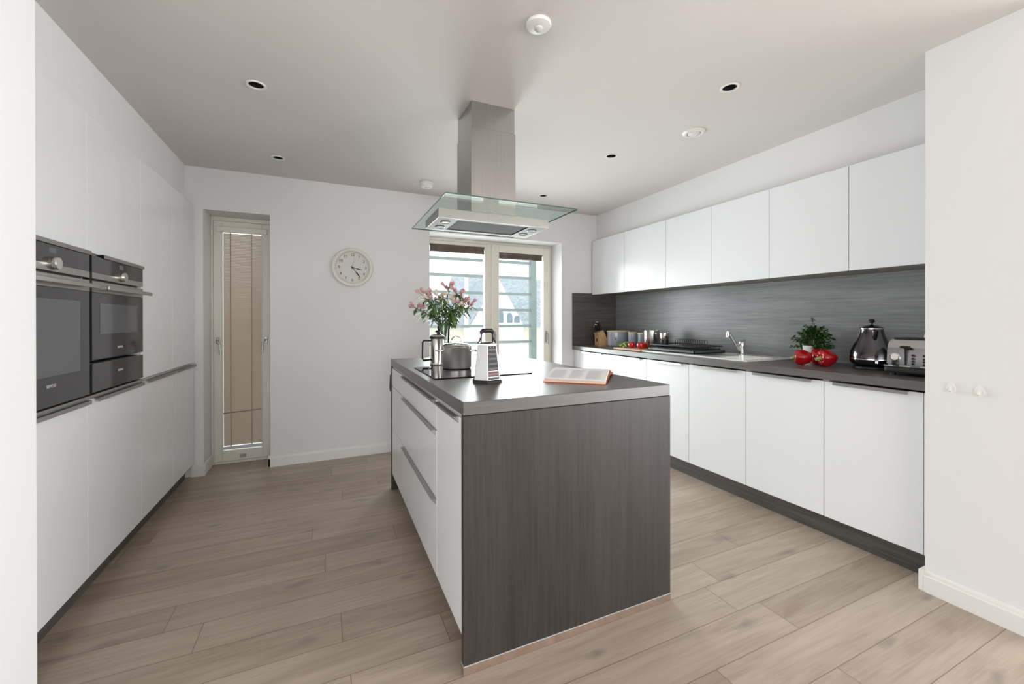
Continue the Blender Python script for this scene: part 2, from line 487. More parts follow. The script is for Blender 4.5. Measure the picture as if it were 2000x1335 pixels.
w1 = thing('window_1', 'x', 'x', (-.635, 4.06, 0), world=True); del w1['label'], w1['category']; w1['kind'] = 'structure'
bm = nb(); window_frame_box(bm, -.856, -.413, .0, 2.033, 4.07, 4.14, .020, .022, .034)
obj('frame', bm, 'frame', w1)
bm = nb(); window_frame_box(bm, -.834, -.435, .024, 1.996, 4.058, 4.115, .056, .085, .085)
sash = obj('sash', bm, 'frame', w1)
obj('pane', box(nb(), -.778, -.491, 4.092, 4.098, .109, 1.911), 'glass', w1)
for x, s in ((-.806, 1), (-.466, -1)):
    bm = nb(); box(bm, x - .011, x + .011, 4.048, 4.058, .99, 1.045, .003)
    tube(bm, [(x, 4.05, 1.02), (x, 4.022, 1.02), (x + s * .004, 4.016, 1.012), (x + s * .022, 4.016, .985), (x + s * .024, 4.016, .905)], .0065, 8)
    obj('handle', bm, 'alu', sash, True, 'grey lever handle')
bm = nb(); box(bm, -.655, -.612, 4.050, 4.058, .045, .072, .002); lathe(bm, [(.008, 0), (.008, -.006)], (-.64, 4.050, .058), 16, 'y'); box(bm, -.63, -.616, 4.046, 4.051, .050, .068, .001)
obj('lock', bm, 'alu', sash, False, 'small metal lock plate')

bl = thing('venetian_blind', 'beige venetian blind lowered inside the narrow window at the far left', 'blind', (-.635, 4.08, .11), world=True)
bm = nb(); z = .150
while z < 1.898:
    c0, c1 = -.770, -.499
    v = [bm.verts.new(p) for p in ((c0, 4.070, z), (c1, 4.070, z), (c1, 4.0735, z + .0125), (c0, 4.0735, z + .0125), (c0, 4.0712, z + .0065), (c1, 4.0712, z + .0065))]
    bm.faces.new((v[0], v[1], v[5], v[4])); bm.faces.new((v[4], v[5], v[2], v[3])); z += .0125
obj('slats', bm, 'blind', bl)
bm = nb(); box(bm, -.815, -.454, 4.040, 4.0575, 1.905, 1.95, .003); obj('headrail', bm, 'frame', bl)
bm = nb(); box(bm, -.772, -.497, 4.064, 4.084, .118, .142, .003); obj('bottom_rail', bm, 'blindrail', bl)
for x in (-.72, -.572):
    obj('ladder_tape', box(nb(), x - .004, x + .004, 4.066, 4.0685, .13, 1.905), 'blindcord', bl)
obj('pull_bar', tube(nb(), [(-.772, 4.062, .42), (-.497, 4.062, .435)], .004, 8), 'alu', bl, True)
for x in (-.779, -.494):
    obj('side_channel', box(nb(), x - .004, x + .004, 4.060, 4.086, .112, 1.905), 'blindrail', bl)

# ------------------------------------------------------------------ patio door: fixed light and opening leaf
d1 = thing('door_1', 'x', 'x', (1.60, 4.08, 0), world=True); del d1['label'], d1['category']; d1['kind'] = 'structure'
bm = nb(); window_frame_box(bm, .884, 2.319, .0, 2.011, 4.075, 4.145, .028, .03, .028); box(bm, 1.548, 1.60, 4.075, 4.145, .03, 1.983, .003)
obj('frame', bm, 'frame', d1)
bm = nb(); window_frame_box(bm, .912, 1.552, .03, 1.983, 4.085, 4.135, .026, .09, .036)
fx = obj('fixed_light', bm, 'frame', d1)
obj('pane', box(nb(), .938, 1.526, 4.104, 4.110, .12, 1.947), 'glass', fx)
bm = nb(); window_frame_box(bm, 1.596, 2.288, .032, 1.979, 4.052, 4.12, .078, .12, .076)
lf = obj('door_leaf', bm, 'frame', d1)
obj('pane', box(nb(), 1.674, 2.210, 4.092, 4.098, .152, 1.903), 'glass', lf)
bm = nb(); box(bm, 2.232, 2.256, 4.043, 4.052, .93, 1.06, .003); tube(bm, [(2.244, 4.045, 1.035), (2.244, 4.02, 1.035), (2.244, 4.014, 1.02), (2.244, 4.014, .915)], .007, 8)
obj('handle', bm, 'alu', lf, True, 'grey lever handle')
bm = nb(); box(bm, 1.612, 1.634, 4.043, 4.052, .93, 1.06, .003); tube(bm, [(1.623, 4.045, 1.035), (1.623, 4.02, 1.035), (1.623, 4.014, 1.02), (1.623, 4.014, .915)], .007, 8)
obj('handle', bm, 'alu', lf, True, 'grey lever handle')
struct('trim_3', box(nb(), .884, 2.319, YF + .001, 4.075, -.001, .012), 'skirt')      # door sill


def raised_blind(name, x0, x1, z0, z1, y, label):
    t = thing(name, label, 'blind', ((x0 + x1) / 2, y, z0), world=True)
    bm = nb(); k = z0 + .012
    while k < z1 - .016:
        box(bm, x0 + .004, x1 - .004, y - .010, y + .010, k, k + .0032); k += .0042
    obj('slats', bm, 'darkblind', t)
    obj('headrail', box(nb(), x0, x1, y - .011, y + .011, z1 - .014, z1, .001), 'darkblind', t)
    obj('bottom_rail', box(nb(), x0 + .002, x1 - .002, y - .011, y + .011, z0, z0 + .010, .001), 'darkblind', t)


raised_blind('raised_blind', .942, 1.522, 1.872, 1.947, 4.092, 'brown slatted blind raised to the top of the left patio door pane')
raised_blind('raised_blind', 1.680, 2.204, 1.838, 1.903, 4.078, 'brown slatted blind raised to the top of the right patio door leaf')

# frames of big windows invented for daylight behind the camera (seen only in reflections)
for nm, ax, p, w0, w1_ in (('window_2', 'x', 6.06, -4.8, -.4), ('window_3', 'y', -5.12, -3.2, .8), ('added_window_4', 'x', -4.12, -4.2, .4)):
    c_ = (p + .03, (w0 + w1_) / 2, .1) if ax == 'x' else ((w0 + w1_) / 2, p + .03, .1)
    w_ = thing(nm, 'x', 'x', c_, world=True); del w_['label'], w_['category']; w_['kind'] = 'structure'
    bm = nb(); n_ = 3; st_ = (w1_ - w0) / n_
    segs = [(w0 + st_ * i - .03 + (.03 if i == 0 else 0) - (.03 if i == n_ else 0), w0 + st_ * i + .03 + (.03 if i == 0 else 0) - (.03 if i == n_ else 0), .10, 2.22) for i in range(n_ + 1)] + [(w0 + .06, w1_ - .06, .10, .16), (w0 + .06, w1_ - .06, 2.16, 2.22)]
    for a in segs:
        if ax == 'x': box(bm, p, p + .06, a[0], a[1], a[2], a[3])
        else: box(bm, a[0], a[1], p, p + .06, a[2], a[3])
    obj('frame', bm, 'frame', w_)

# ------------------------------------------------------------------ ceiling fittings
NM = ['nearest the tall cabinets on the left', 'nearest the right wall, above the toaster end', 'in the far left corner of the ceiling', 'in the middle of the right row', 'farthest in the right row, just beyond the extractor hood']
NM = ['black-centred recessed downlight in the left row, the nearer of its two', 'black-centred recessed downlight nearest the camera in the right row',
      'black-centred recessed downlight in the left row, the one by the narrow window', 'middle of three black-centred downlights in the right row of the ceiling',
      'farthest black-centred downlight of the right row, beyond the hood glass']
for (x, y), lab in zip(SPOTS, NM):
    t = thing('downlight', lab, 'ceiling light', (x, y, H), 'recessed downlights in the ceiling')
    obj('trim_ring', lathe(nb(), [(.0335, .002), (.0335, -.003), (.040, -.005), (.044, -.004), (.046, 0)], seg=40, cap=False), 'plastic', t, True)
    obj('baffle', lathe(nb(), [(.034, .001), (.030, .05), (.028, .072), (0.0, .072)], seg=32, cap=False), 'shadowgap', t, True)
    obj('lamp', lathe(nb(), [(.0, .052), (.022, .054), (.026, .070)], seg=24, cap=False), 'satinblack', t, True)
v = thing('ceiling_vent', 'round white air vent in the ceiling near the right wall cabinets', 'vent', (2.092, 1.884, H))
obj('rim', lathe(nb(), [(.040, 0), (.042, -.010), (.056, -.011), (.064, -.006), (.067, 0)], seg=48, cap=False), 'plastic', v, True)
obj('disc', lathe(nb(), [(0, -.016), (.026, -.015), (.034, -.010), (.035, -.004), (.0, -.003)], seg=40, cap=False), 'plastic', v, True)
obj('throat', lathe(nb(), [(.0, -.0015), (.041, -.0015)], seg=40, cap=False), 'greymark', v)
v = thing('motion_sensor', 'round white motion sensor in the ceiling nearest the camera', 'sensor', (.765, 1.442, H))
obj('housing', lathe(nb(), [(.049, 0), (.050, -.006), (.047, -.012), (.030, -.017), (.018, -.018)], seg=48), 'plastic', v, True)
obj('lens', lathe(nb(), [(.017, -.017), (.016, -.024), (.011, -.029), (0, -.031)], seg=32, cap=False), 'plasticdim', v, True)
v = thing('smoke_alarm', 'white round smoke alarm on the ceiling above the far wall', 'smoke alarm', (.780, 3.50, H))
obj('base', lathe(nb(), [(.056, 0), (.057, -.008), (.052, -.012)], seg=40), 'plastic', v, True)
obj('cover', lathe(nb(), [(.050, -.012), (.050, -.034), (.045, -.041), (.020, -.043), (0, -.043)], seg=40), 'plastic', v, True)
obj('test_button', lathe(nb(), [(.010, -.043), (.009, -.046), (0, -.046)], seg=20), 'plasticdim', v, True)
v = obj('shadow_patch_box', box(nb(), -.075, .075, -.012, 0, -.026, 0, .003), 'wall', off=(.586, YF, H))  # added box in place of the smoke alarm's shadow on the wall
tag(v, 'small white box added for a shadow patch where the far wall meets the ceiling', 'shadow stand-in')

# ------------------------------------------------------------------ wall clock
CX, CZ, CR = .208, 1.638, .168
ck = thing('wall_clock', 'round white wall clock with black numbers on the far wall', 'clock', (CX, YF, CZ))
obj('rim', lathe(nb(), [(CR - .004, 0), (CR, -.010), (CR, -.030), (CR - .008, -.040), (CR - .020, -.042), (CR - .029, -.036), (CR - .032, -.020)], seg=72, axis='y', cap=False), 'clockrim', ck, True)
dial = obj('dial', lathe(nb(), [(CR - .004, -.002), (CR - .03, -.018), (0, -.018)], seg=64, axis='y', cap=False), 'clockface', ck)
bm = nb()
for i in range(1, 13):
    a = math.radians(30 * i); r = .108
    merge(bm, text_bm(str(i), .034, .0003), T(math.sin(a) * r, -.0192, math.cos(a) * r) @ facing('-y'))
for i in range(60):
    a = math.radians(6 * i); r = .129
    b2 = nb(); box(b2, -.0006, .0006, 0, .0006, -.003, .003); merge(bm, b2, T(math.sin(a) * r, -.0192, math.cos(a) * r) @ Matrix.Rotation(a, 4, 'Y'))
obj('numerals', bm, 'ink', dial)


def hand(name, deg, pts, y):
    bm = nb(); prism(bm, pts, y, y - .0012, 'y'); bmesh.ops.rotate(bm, verts=bm.verts, cent=(0, 0, 0), matrix=Matrix.Rotation(math.radians(deg), 3, 'Y'))
    obj(name, bm, 'ink', ck)


hand('hour_hand', 103, [(-.003, -.012), (.003, -.012), (.002, .03), (.006, .042), (.0045, .056), (.0005, .082), (-.0005, .082), (-.0045, .056), (-.006, .042), (-.002, .03)], -.022)
hand('minute_hand', 143, [(-.003, -.016), (.003, -.016), (.002, .045), (.006, .058), (.005, .080), (.0005, .112), (-.0005, .112), (-.005, .080), (-.006, .058), (-.002, .045)], -.024)
hand('second_hand', 11, [(-.0008, -.025), (.0008, -.025), (.0004, .09), (-.0004, .09)], -.026)
obj('hub', lathe(nb(), [(.007, -.020), (.007, -.028), (0, -.029)], seg=20, axis='y'), 'ink', ck)

for y, z, lab in ((.823, .897, 'white pear-shaped wall hook on the right wall, the one nearer the cabinets'), (.740, .894, 'white pear-shaped wall hook on the right wall, farther from the cabinets')):
    t = thing('wall_hook', lab, 'hook', (2.387, y, z), group='adhesive hooks on the right wall')
    bm = nb()
    pts = [(math.sin(a) * .015 * (1 - .35 * math.cos(a)), math.cos(a) * .024 * (1 if math.cos(a) > 0 else .85)) for a in [2 * PI * i / 28 for i in range(28)]]
    prism(bm, pts, -.004, 0, 'x'); obj('plate', bm, 'plastic', t, True)
    obj('hook', tube(nb(), [(-.003, 0, .004), (-.007, 0, -.006), (-.011, 0, -.014), (-.010, 0, -.009)], [.0035, .004, .0045, .0025], 10), 'plastic', t, True)

# ------------------------------------------------------------------ tall cabinets on the left
GAP = .0016


def rail(parent, x, s, y0, y1, z, flip=1):
    """thin aluminium finger rail on a door edge (s: outward direction along x)"""
    bm = nb()
    pr = [(0, 0), (s * .018, 0), (s * .018, -flip * .016), (s * .0165, -flip * .016), (s * .0165, -flip * .0015), (0, -flip * .0015)]
    prism(bm, [(x + a, z + b) for a, b in pr], y0, y1, 'y')
    return obj('handle', bm, 'alu', parent, label='aluminium edge handle')


def tall(y0, y1, name, label, upper, lower, openz=None):
    t = thing(name, label, 'cabinet', (-1.2, (y0 + y1) / 2, 0), 'tall white cabinets along the left wall', True)
    bm = nb()
    for a in ((y0 + .0005, y0 + .016), (y1 - .016, y1 - .0005)): box(bm, -1.555, XL - .022, a[0], a[1], .0975, 2.055)
    box(bm, -1.555, -1.545, y0 + .016, y1 - .016, .0975, 2.055)
    for z in (.0975, .842, 1.462, 2.04) if openz else (.0975, .842, 2.04): box(bm, -1.545, XL - .022, y0 + .016, y1 - .016, z, z + .015)
    obj('carcass', bm, 'carc', t)
    du = obj('door', box(nb(), XL - .020, XL, y0 + GAP, y1 - GAP, upper[0], upper[1], .0012), 'cab', t)
    dl = obj('door', box(nb(), XL - .020, XL, y0 + GAP, y1 - GAP, lower[0], lower[1], .0012), 'cab', t)
    return t, du, dl


GRP = []
a, du, dl = tall(1.712, 2.312, 'oven_cabinet', 'tall white cabinet holding the large oven, next to the near left wall', (1.472, 2.055), (.100, .848), 1)
rail(du, XL, 1, 1.80, 2.306, 1.474, 1); rail(dl, XL, 1, 1.80, 2.304, .849, 1)
b_, du, dl = tall(2.312, 2.864, 'oven_cabinet', 'tall white cabinet holding the smaller oven and warming drawer', (1.472, 2.055), (.100, .848), 1)
rail(du, XL, 1, 2.415, 2.858, 1.474, 1); rail(dl, XL, 1, 2.364, 2.858, .849, 1)
c_, du, dl = tall(2.864, 3.370, 'larder_cabinet', 'tall white two-door cabinet just right of the ovens, with no oven in it', (.866, 2.055), (.100, .848))
rail(dl, XL, 1, 2.93, 3.364, .852, 1)
d_, du, dl = tall(3.370, YF - .006, 'larder_cabinet', 'tall white two-door cabinet at the far end of the left row by the narrow window', (.866, 2.055), (.100, .848))
rail(dl, XL, 1, 3.40, YF - .010, .852, 1)
f = obj('filler_panel', box(nb(), XL - .020, XL, 1.558, 1.7105, .1, 2.055), 'cab')
tag(f, 'narrow white filler strip between the near left wall and the oven cabinet', 'panel')
p = obj('plinth_board', box(nb(), XL - .065, XL - .05, 1.558, YF - .03, 0, .0965), 'plinth')
tag(p, 'dark grey plinth board under the tall cabinets on the left', 'plinth')


def oven(y0, y1, z0, z1, name, label, cat, win, knoby, logo, tall_):
    t = thing(name, label, cat, (XL - .25, (y0 + y1) / 2, z0), world=True)
    obj('housing', box(nb(), XL - .45, XL - .006, y0 + .022, y1 - .022, z0 + .001, z1 - .001), 'satinblack', t)
    x = XL
    zc = z1 - .108   # bottom of the control panel
    cp = obj('control_panel', box(nb(), x - .006, x + .012, y0 + .004, y1 - .004, zc + .030, z1 - .006, .001), 'blackglass', t)
    obj('trim_strip', box(nb(), x - .006, x + .0125, y0 + .004, y1 - .004, zc + .004, zc + .030), 'steelh', t, label='brushed steel strip')
    dr = obj('door', box(nb(), x - .006, x + .012, y0 + .004, y1 - .004, z0 + .006, zc - .054, .001), 'blackglass', t)
    obj('door_rail', box(nb(), x - .006, x + .0125, y0 + .004, y1 - .004, zc - .053, zc - .006), 'steelh', dr, label='brushed steel rail')
    obj('window', box(nb(), x + .0115, x + .0128, win[0], win[1], win[2], win[3]), 'ovenwin', dr, label='grey glass window')
    bm = nb(); zb = zc - .034
    box(bm, x + .048, x + .058, y0 + .03, y1 - .018, zb - .009, zb + .009, .002)
    for yy in (y0 + .075, y1 - .065): box(bm, x + .012, x + .050, yy - .010, yy + .010, zb - .006, zb + .006)
    obj('handle', bm, 'steelh', dr, label='flat steel bar handle')
    k = knoby; zk = zc + .033
    kb = obj('knob', lathe(nb(), [(.024, .012), (.0235, .016), (.0225, .029), (.021, .031), (0, .031)], (x, k, zk), 36, 'x'), 'mirror', cp, True, label='round steel knob')
    obj('display', box(nb(), x + .0118, x + .0126, k - .020, k + .024, zk + .036, zk + .056), 'greymark', cp)
    bm = nb()
    for i in range(4): box(bm, x + .0118, x + .0125, k + .075 + i * .022, k + .083 + i * .022, zc + .038, zc + .041)
    obj('touch_marks', bm, 'greymark', cp)
    bm = nb(); merge(bm, text_bm('SIEMENS', .0155, .0003), T(x + .0125, logo[0], logo[1]) @ facing('+x'))
    obj('lettering', bm, 'lightmark', dr)
    return t, dr


oven(1.742, 2.306, .868, 1.466, 'oven', 'large black glass built-in oven with steel handle in the left cabinets', 'oven', (1.80, 2.228, .982, 1.262), 2.045, (2.035, .947), 1)
oven(2.318, 2.858, 1.008, 1.466, 'compact_oven', 'compact black glass oven with small window, right of the large oven', 'oven', (2.388, 2.778, 1.124, 1.258), 2.595, (2.583, 1.057), 0)
t = thing('warming_drawer', 'black glass warming drawer directly below the compact oven', 'drawer', (XL - .25, 2.588, .868), world=True)
obj('housing', box(nb(), XL - .45, XL - .006, 2.340, 2.836, .869, 1.000), 'satinblack', t)
dr = obj('front', box(nb(), XL - .006, XL + .012, 2.322, 2.854, .876, .998, .001), 'blackglass', t)
bm = nb(); merge(bm, text_bm('SIEMENS', .0145, .0003), T(XL + .0125, 2.585, .946) @ facing('+x')); obj('lettering', bm, 'lightmark', dr)
p = obj('oven_ledge', box(nb(), XL - .02, XL + .010, 1.72, 2.852, .858, .867, .001), 'alu')
tag(p, 'thin aluminium ledge running under both ovens', 'trim')

# ------------------------------------------------------------------ right-hand base cabinets, worktop, splashback, wall cabinets
BX = 2.470
seams = [.9065, 1.353, 1.811, 2.272, 2.716, 3.277, YF - .002]
BL = ['nearest the camera, below the toaster', 'second from the near end, below the red peppers', 'third from the near end, below the tap',
      'fourth from the near end, below the dish rack', 'fifth from the near end, below the chopping board', 'at the far end, partly behind the book']
for i in range(6):
    y0, y1 = seams[i], seams[i + 1]
    t = thing('base_cabinet', 'white base cabinet under the right worktop, ' + BL[i], 'cabinet', (2.7, (y0 + y1) / 2, .11), 'white base cabinets along the right wall', True)
    bm = nb(); box(bm, BX + .022, XR - .004, y0 + .0005, y0 + .016, .1145, .860); box(bm, BX + .022, XR - .004, y1 - .016, y1 - .0005, .1145, .860)
    box(bm, BX + .022, XR - .004, y0 + .016, y1 - .016, .1145, .1305); box(bm, XR - .012, XR - .004, y0 + .016, y1 - .016, .1305, .860)
    obj('carcass', bm, 'carc', t)
    dy1 = y1 - GAP if i < 5 else 3.72
    d = obj('door', box(nb(), BX, BX + .020, max(y0, .941 if i == 0 else y0) + GAP, dy1, .115, .850, .0012), 'cab', t)
    ya, yb_ = max(y0, .941 if i == 0 else y0), dy1
    w = (yb_ - ya); rail(d, BX, -1, ya + w * .12, yb_ - w * .12, .851, 1)
    if i == 0: obj('filler', box(nb(), BX, BX + .020, .9065, .939, .115, .850), 'cab', t)
    if i == 5: obj('filler', box(nb(), BX, BX + .020, 3.7235, YF - .004, .115, .858), 'cab', t)
p = obj('plinth_board', box(nb(), BX + .045, BX + .060, .923, YF - .03, 0, .1135), 'plinth')
tag(p, 'dark grey plinth board under the base cabinets on the right', 'plinth')
bm = nb(); box(bm, 2.450, XR - .001, .9056, YF - .001, .861, .903, .0015)
# opening for the sink bowl
wt = obj('worktop', bm, 'wy'); tag(wt, 'long dark grey wood-effect worktop along the right wall', 'worktop')
cutb = obj('cutter', box(nb(), 2.60, 2.93, 2.20, 2.66, .80, .95), 'black')
md = wt.modifiers.new('c', 'BOOLEAN'); md.operation = 'DIFFERENCE'; md.object = cutb; md.solver = 'EXACT'
bpy.context.view_layer.update()
me = bpy.data.meshes.new_from_object(wt.evaluated_get(bpy.context.evaluated_depsgraph_get()))
wt.modifiers.clear(); wt.data = me; me.materials.clear(); me.materials.append(M['wy']); bpy.data.objects.remove(cutb)
p = obj('splashback', box(nb(), XR - .010, XR - .0005, .9056, YF - .0115, .9035, 1.460), 'wsplash')
tag(p, 'long grey wood-effect splashback behind the right worktop', 'splashback')
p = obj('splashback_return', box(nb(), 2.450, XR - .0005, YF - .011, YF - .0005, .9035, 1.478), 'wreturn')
tag(p, 'short dark splashback panel on the far wall behind the knife block', 'splashback')

UX = 2.704
us = [.9065, 1.353, 1.815, 2.272, 2.738, 3.288, YF - .012]
UL = ['nearest the camera, above the toaster and kettle', 'second from the near end, above the potted herb', 'third from the near end, above the tap',
      'fourth from the near end, above the dish rack', 'fifth from the near end, above the chopping board', 'at the far end, above the knife block']
for i in range(6):
    y0, y1 = us[i], us[i + 1]
    t = thing('wall_cabinet', 'white handleless wall cabinet ' + UL[i], 'cabinet', (2.87, (y0 + y1) / 2, 1.461), 'white wall cabinets above the right worktop', True)
    bm = nb(); box(bm, UX + .021, XR - .002, y0 + .0005, y0 + .016, 1.4805, 2.054); box(bm, UX + .021, XR - .002, y1 - .016, y1 - .0005, 1.4805, 2.054)
    box(bm, UX + .021, XR - .002, y0 + .016, y1 - .016, 2.038, 2.054)
    obj('carcass', bm, 'carc', t)
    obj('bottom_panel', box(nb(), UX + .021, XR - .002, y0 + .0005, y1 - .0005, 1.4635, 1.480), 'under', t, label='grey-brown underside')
    obj('door', box(nb(), UX, UX + .019, y0 + GAP, y1 - GAP, 1.461, 2.0555, .0012), 'cab', t)

# ------------------------------------------------------------------ island
IX0, IX1, IY0, IY1 = .415, 1.3228, 1.316, 3.005
isl = thing('kitchen_island', 'kitchen island with dark wood-effect worktop and end panel and white drawers', 'kitchen island', ((IX0 + IX1) / 2, (IY0 + IY1) / 2, 0), world=True)
obj('worktop', box(nb(), IX0, IX1, IY0, IY1, .8645, .910, .0015), 'wx', isl)
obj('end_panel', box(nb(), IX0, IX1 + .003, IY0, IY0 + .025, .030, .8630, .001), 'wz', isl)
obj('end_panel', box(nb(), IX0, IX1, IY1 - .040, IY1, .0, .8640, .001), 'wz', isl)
obj('base_strip', box(nb(), IX0 - .001, IX1 + .004, IY0 - .001, IY0 + .026, .0, .0295), 'strip', isl, label='brown strip along the floor')
obj('strip_edge', box(nb(), IX0 - .0015, IX1 + .0045, IY0 - .0018, IY0 + .026, .0285, .0300), 'lightmark', isl)
DX = .405
bm = nb(); box(bm, DX + .021, IX1 - .02, IY0 + .0255, IY1 - .041, .112, .8635)
obj('carcass', bm, 'carc', isl)
obj('plinth', box(nb(), DX + .07, IX1 - .06, IY0 + .026, IY1 - .041, 0, .1115), 'plinth', isl)
DX = .4165
ys = (1.345, 1.688, IY1 - .042)


def islrail(par, y0, y1, z):
    bm = nb(); pr = [(0, 0), (-.020, 0), (-.020, -.004), (-.018, -.004), (-.004, -.022), (0, -.022)]
    prism(bm, [(DX + a, z + b) for a, b in pr], y0, y1, 'y'); return obj('handle', bm, 'alu', par, label='long aluminium edge handle')


d = obj('door', box(nb(), DX, DX + .019, ys[0], ys[1] - GAP, .118, .850, .0012), 'cab', isl); islrail(d, 1.372, 1.655, .852)
for z0, z1 in ((.728, .850), (.440, .7235), (.118, .4365)):
    d = obj('drawer', box(nb(), DX, DX + .019, ys[1] + GAP, ys[2], z0, z1, .0012), 'cab', isl); islrail(d, 1.70, 2.48, z1 + .003)
obj('bracket', prism(nb(), [(IY1, .68), (IY1 + .05, .69), (IY1 + .05, .71), (IY1 + .02, .79), (IY1, .80)], IX0 - .004, IX0 + .05, 'x'), 'satinblack', isl, label='small dark fitting on the far end')

# hob
hb = thing('hob', 'black glass induction hob set flush in the island worktop', 'hob', (.7065, 2.12, .910), world=True)
obj('glass', box(nb(), .456, .957, 1.873, 2.368, .9102, .9155, .0012), 'hobglass', hb)
bm = nb()
for x, y, r in ((.585, 2.235, .075), (.83, 2.24, .085), (.585, 2.005, .085), (.83, 2.0, .07)):
    lathe(bm, [(r, .91555), (r + .0012, .91555)], (x, y, 0), 48, cap=False)
for i in range(6): box(bm, .65 + i * .02, .657 + i * .02, 1.886, 1.893, .9154, .9156)
obj('zone_markings', bm, 'greymark', hb)

# ------------------------------------------------------------------ extractor hood
hd = thing('extractor_hood', 'steel island extractor hood with rectangular glass canopy hanging from the ceiling', 'extractor hood', (.83, 2.2, 1.70), world=True)
hx0, hx1, hy0, hy1 = .701, .960, 2.083, 2.337
zj = 2.212
ch = obj('chimney', box(nb(), hx0, hx1, hy0, hy1, 1.758, zj, .0015), 'steel', hd)
obj('chimney_sleeve', box(nb(), hx0 + .004, hx1 - .004, hy0 + .004, hy1 - .004, zj - .02, H - .0005, .001), 'steel', hd)
bm = nb()
bm.free()
for x, z in ((.82, 2.325), (.948, 2.315)): obj('screw', lathe(nb(), [(.004, hy0 + .0045), (.003, hy0 + .002), (0, hy0 + .002)], (x, 0, z), 12, 'y'), 'chrome', hd)
g = obj('glass_canopy', box(nb(), .488, 1.182, 1.803, 2.600, 1.7495, 1.7555), 'hoodglass', hd)
bm = nb()
for a in ((.4876, 1.1824, 1.8022, 1.8034), (.4876, 1.1824, 2.5996, 2.6006)): box(bm, a[0], a[1], a[2], a[3], 1.7493, 1.7557)
for a in ((.4872, .4882), (1.1818, 1.1826)): box(bm, a[0], a[1], 1.8035, 2.5995, 1.7493, 1.7557)
obj('polished_edge', bm, 'glassedge', g, label='green glass edge')
bx0, bx1, by0, by1, bz = .517, 1.148, 2.048, 2.345, 1.702
bm = nb()
box(bm, bx0, bx1, by0, by0 + .0015, bz, 1.749); box(bm, bx0, bx1, by1 - .0015, by1, bz, 1.749)
box(bm, bx0, bx0 + .0015, by0 + .0015, by1 - .0015, bz, 1.749); box(bm, bx1 - .0015, bx1, by0 + .0015, by1 - .0015, bz, 1.749)
box(bm, bx0 + .004, bx1 - .004, by0 + .004, by1 - .004, 1.740, 1.749)
body = obj('hood_body', bm, 'steelh', hd)
bm = nb()
box(bm, bx0 + .0016, bx1 - .0016, by0 + .0016, by0 + .03, bz, bz + .003); box(bm, bx0 + .0016, bx1 - .0016, by1 - .03, by1 - .0016, bz, bz + .003)
box(bm, bx0 + .0016, bx0 + .11, by0 + .03, by1 - .03, bz, bz + .003); box(bm, bx1 - .11, bx1 - .0016, by0 + .03, by1 - .03, bz, bz + .003)
obj('underside', bm, 'filtermesh', body, label='grey metal underside')
bm = nb(); box(bm, bx0 + .112, bx1 - .112, by0 + .032, by1 - .032, bz + .006, bz + .010)
k = bx0 + .12
while k < bx1 - .12: box(bm, k, k + .0016, by0 + .034, by1 - .034, bz + .0035, bz + .006); k += .0055
obj('grease_filter', bm, 'filtermesh', body)
for x, y in ((bx0 + .06, by0 + .09), (bx0 + .06, by1 - .09), (bx1 - .06, by0 + .09), (bx1 - .06, by1 - .09)):
    obj('lamp', lathe(nb(), [(.026, 0), (.027, -.003), (.022, -.005), (.020, -.003), (0, -.002)], (x, y, bz), 28), 'lampglass', body, True, label='small round lamp')

# ------------------------------------------------------------------ things on the island
IZ = .9105
HZ = .9156
# saucepan with lid
t = thing('saucepan', 'stainless steel saucepan with lid and looped handles on the hob', 'pan', (.664, 2.225, HZ))
obj('body', lathe(nb(), [(0, 0), (.074, 0), (.079, .003), (.0815, .010), (.0815, .116), (.0835, .119), (.0835, .121), (.0795, .121), (.0795, .006), (0, .004)], seg=64, cap=False), 'pansteel', t, True)
lid = obj('lid', lathe(nb(), [(.083, .1215), (.084, .124), (.079, .128), (.055, .137), (.02, .142), (0, .1425)], seg=64, cap=False), 'mirror', t, True)
obj('lid_handle', tube(nb(), [(-.027, -.010, .139), (-.029, -.010, .155), (-.022, -.010, .170), (-.008, -.010, .177), (.008, -.010, .177), (.022, -.010, .170), (.029, -.010, .155), (.027, -.010, .139)], .0048, 10), 'mirror', lid, True)
for s in (-1, 1):
    a = .0 if s > 0 else PI
    o = obj('handle', tube(nb(), [Vector((math.cos(a + b) * r, math.sin(a + b) * r, .098)) for b, r in ((-.35, .081), (-.33, .100), (-.2, .112), (0, .116), (.2, .112), (.33, .100), (.35, .081))], .0045, 10), 'mirror', t, True)
t.rotation_euler.z = -.35

# cafetiere
t = thing('cafetiere', 'tall steel cafetiere with black handle behind the saucepan', 'cafetiere', (.622, 2.50, IZ))
obj('body', lathe(nb(), [(.0, 0), (.043, 0), (.045, .005), (.0415, .014), (.0415, .165), (.043, .170)], seg=48, cap=False), 'mirror', t, True)
lid = obj('lid', lathe(nb(), [(.043, .1705), (.0445, .173), (.041, .181), (.025, .186), (0, .187)], seg=48), 'mirror', t, True)
obj('collar', lathe(nb(), [(.0425, .158), (.0455, .158), (.0455, .171), (.0425, .171)], seg=48, cap=False), 'satinblack', t, True)
obj('plunger', lathe(nb(), [(.004, .186), (.004, .196), (.012, .198), (.013, .204), (.008, .209), (0, .210)], seg=24), 'black', lid, True)
obj('handle', tube(nb(), [(-.040, -.006, .148), (-.082, -.010, .150), (-.091, -.010, .140), (-.092, -.010, .04), (-.086, -.010, .030), (-.040, -.006, .033)], .0062, 10), 'black', t, True)
obj('spout', prism(nb(), [(-.012, .150), (.012, .150), (.014, .170), (-.014, .170)], .040, .054, 'x'), 'mirror', t)

# box grater
t = thing('box_grater', 'six-sided steel box grater with black handle standing on the island', 'grater', (.650, 1.715, IZ), rz=.24)


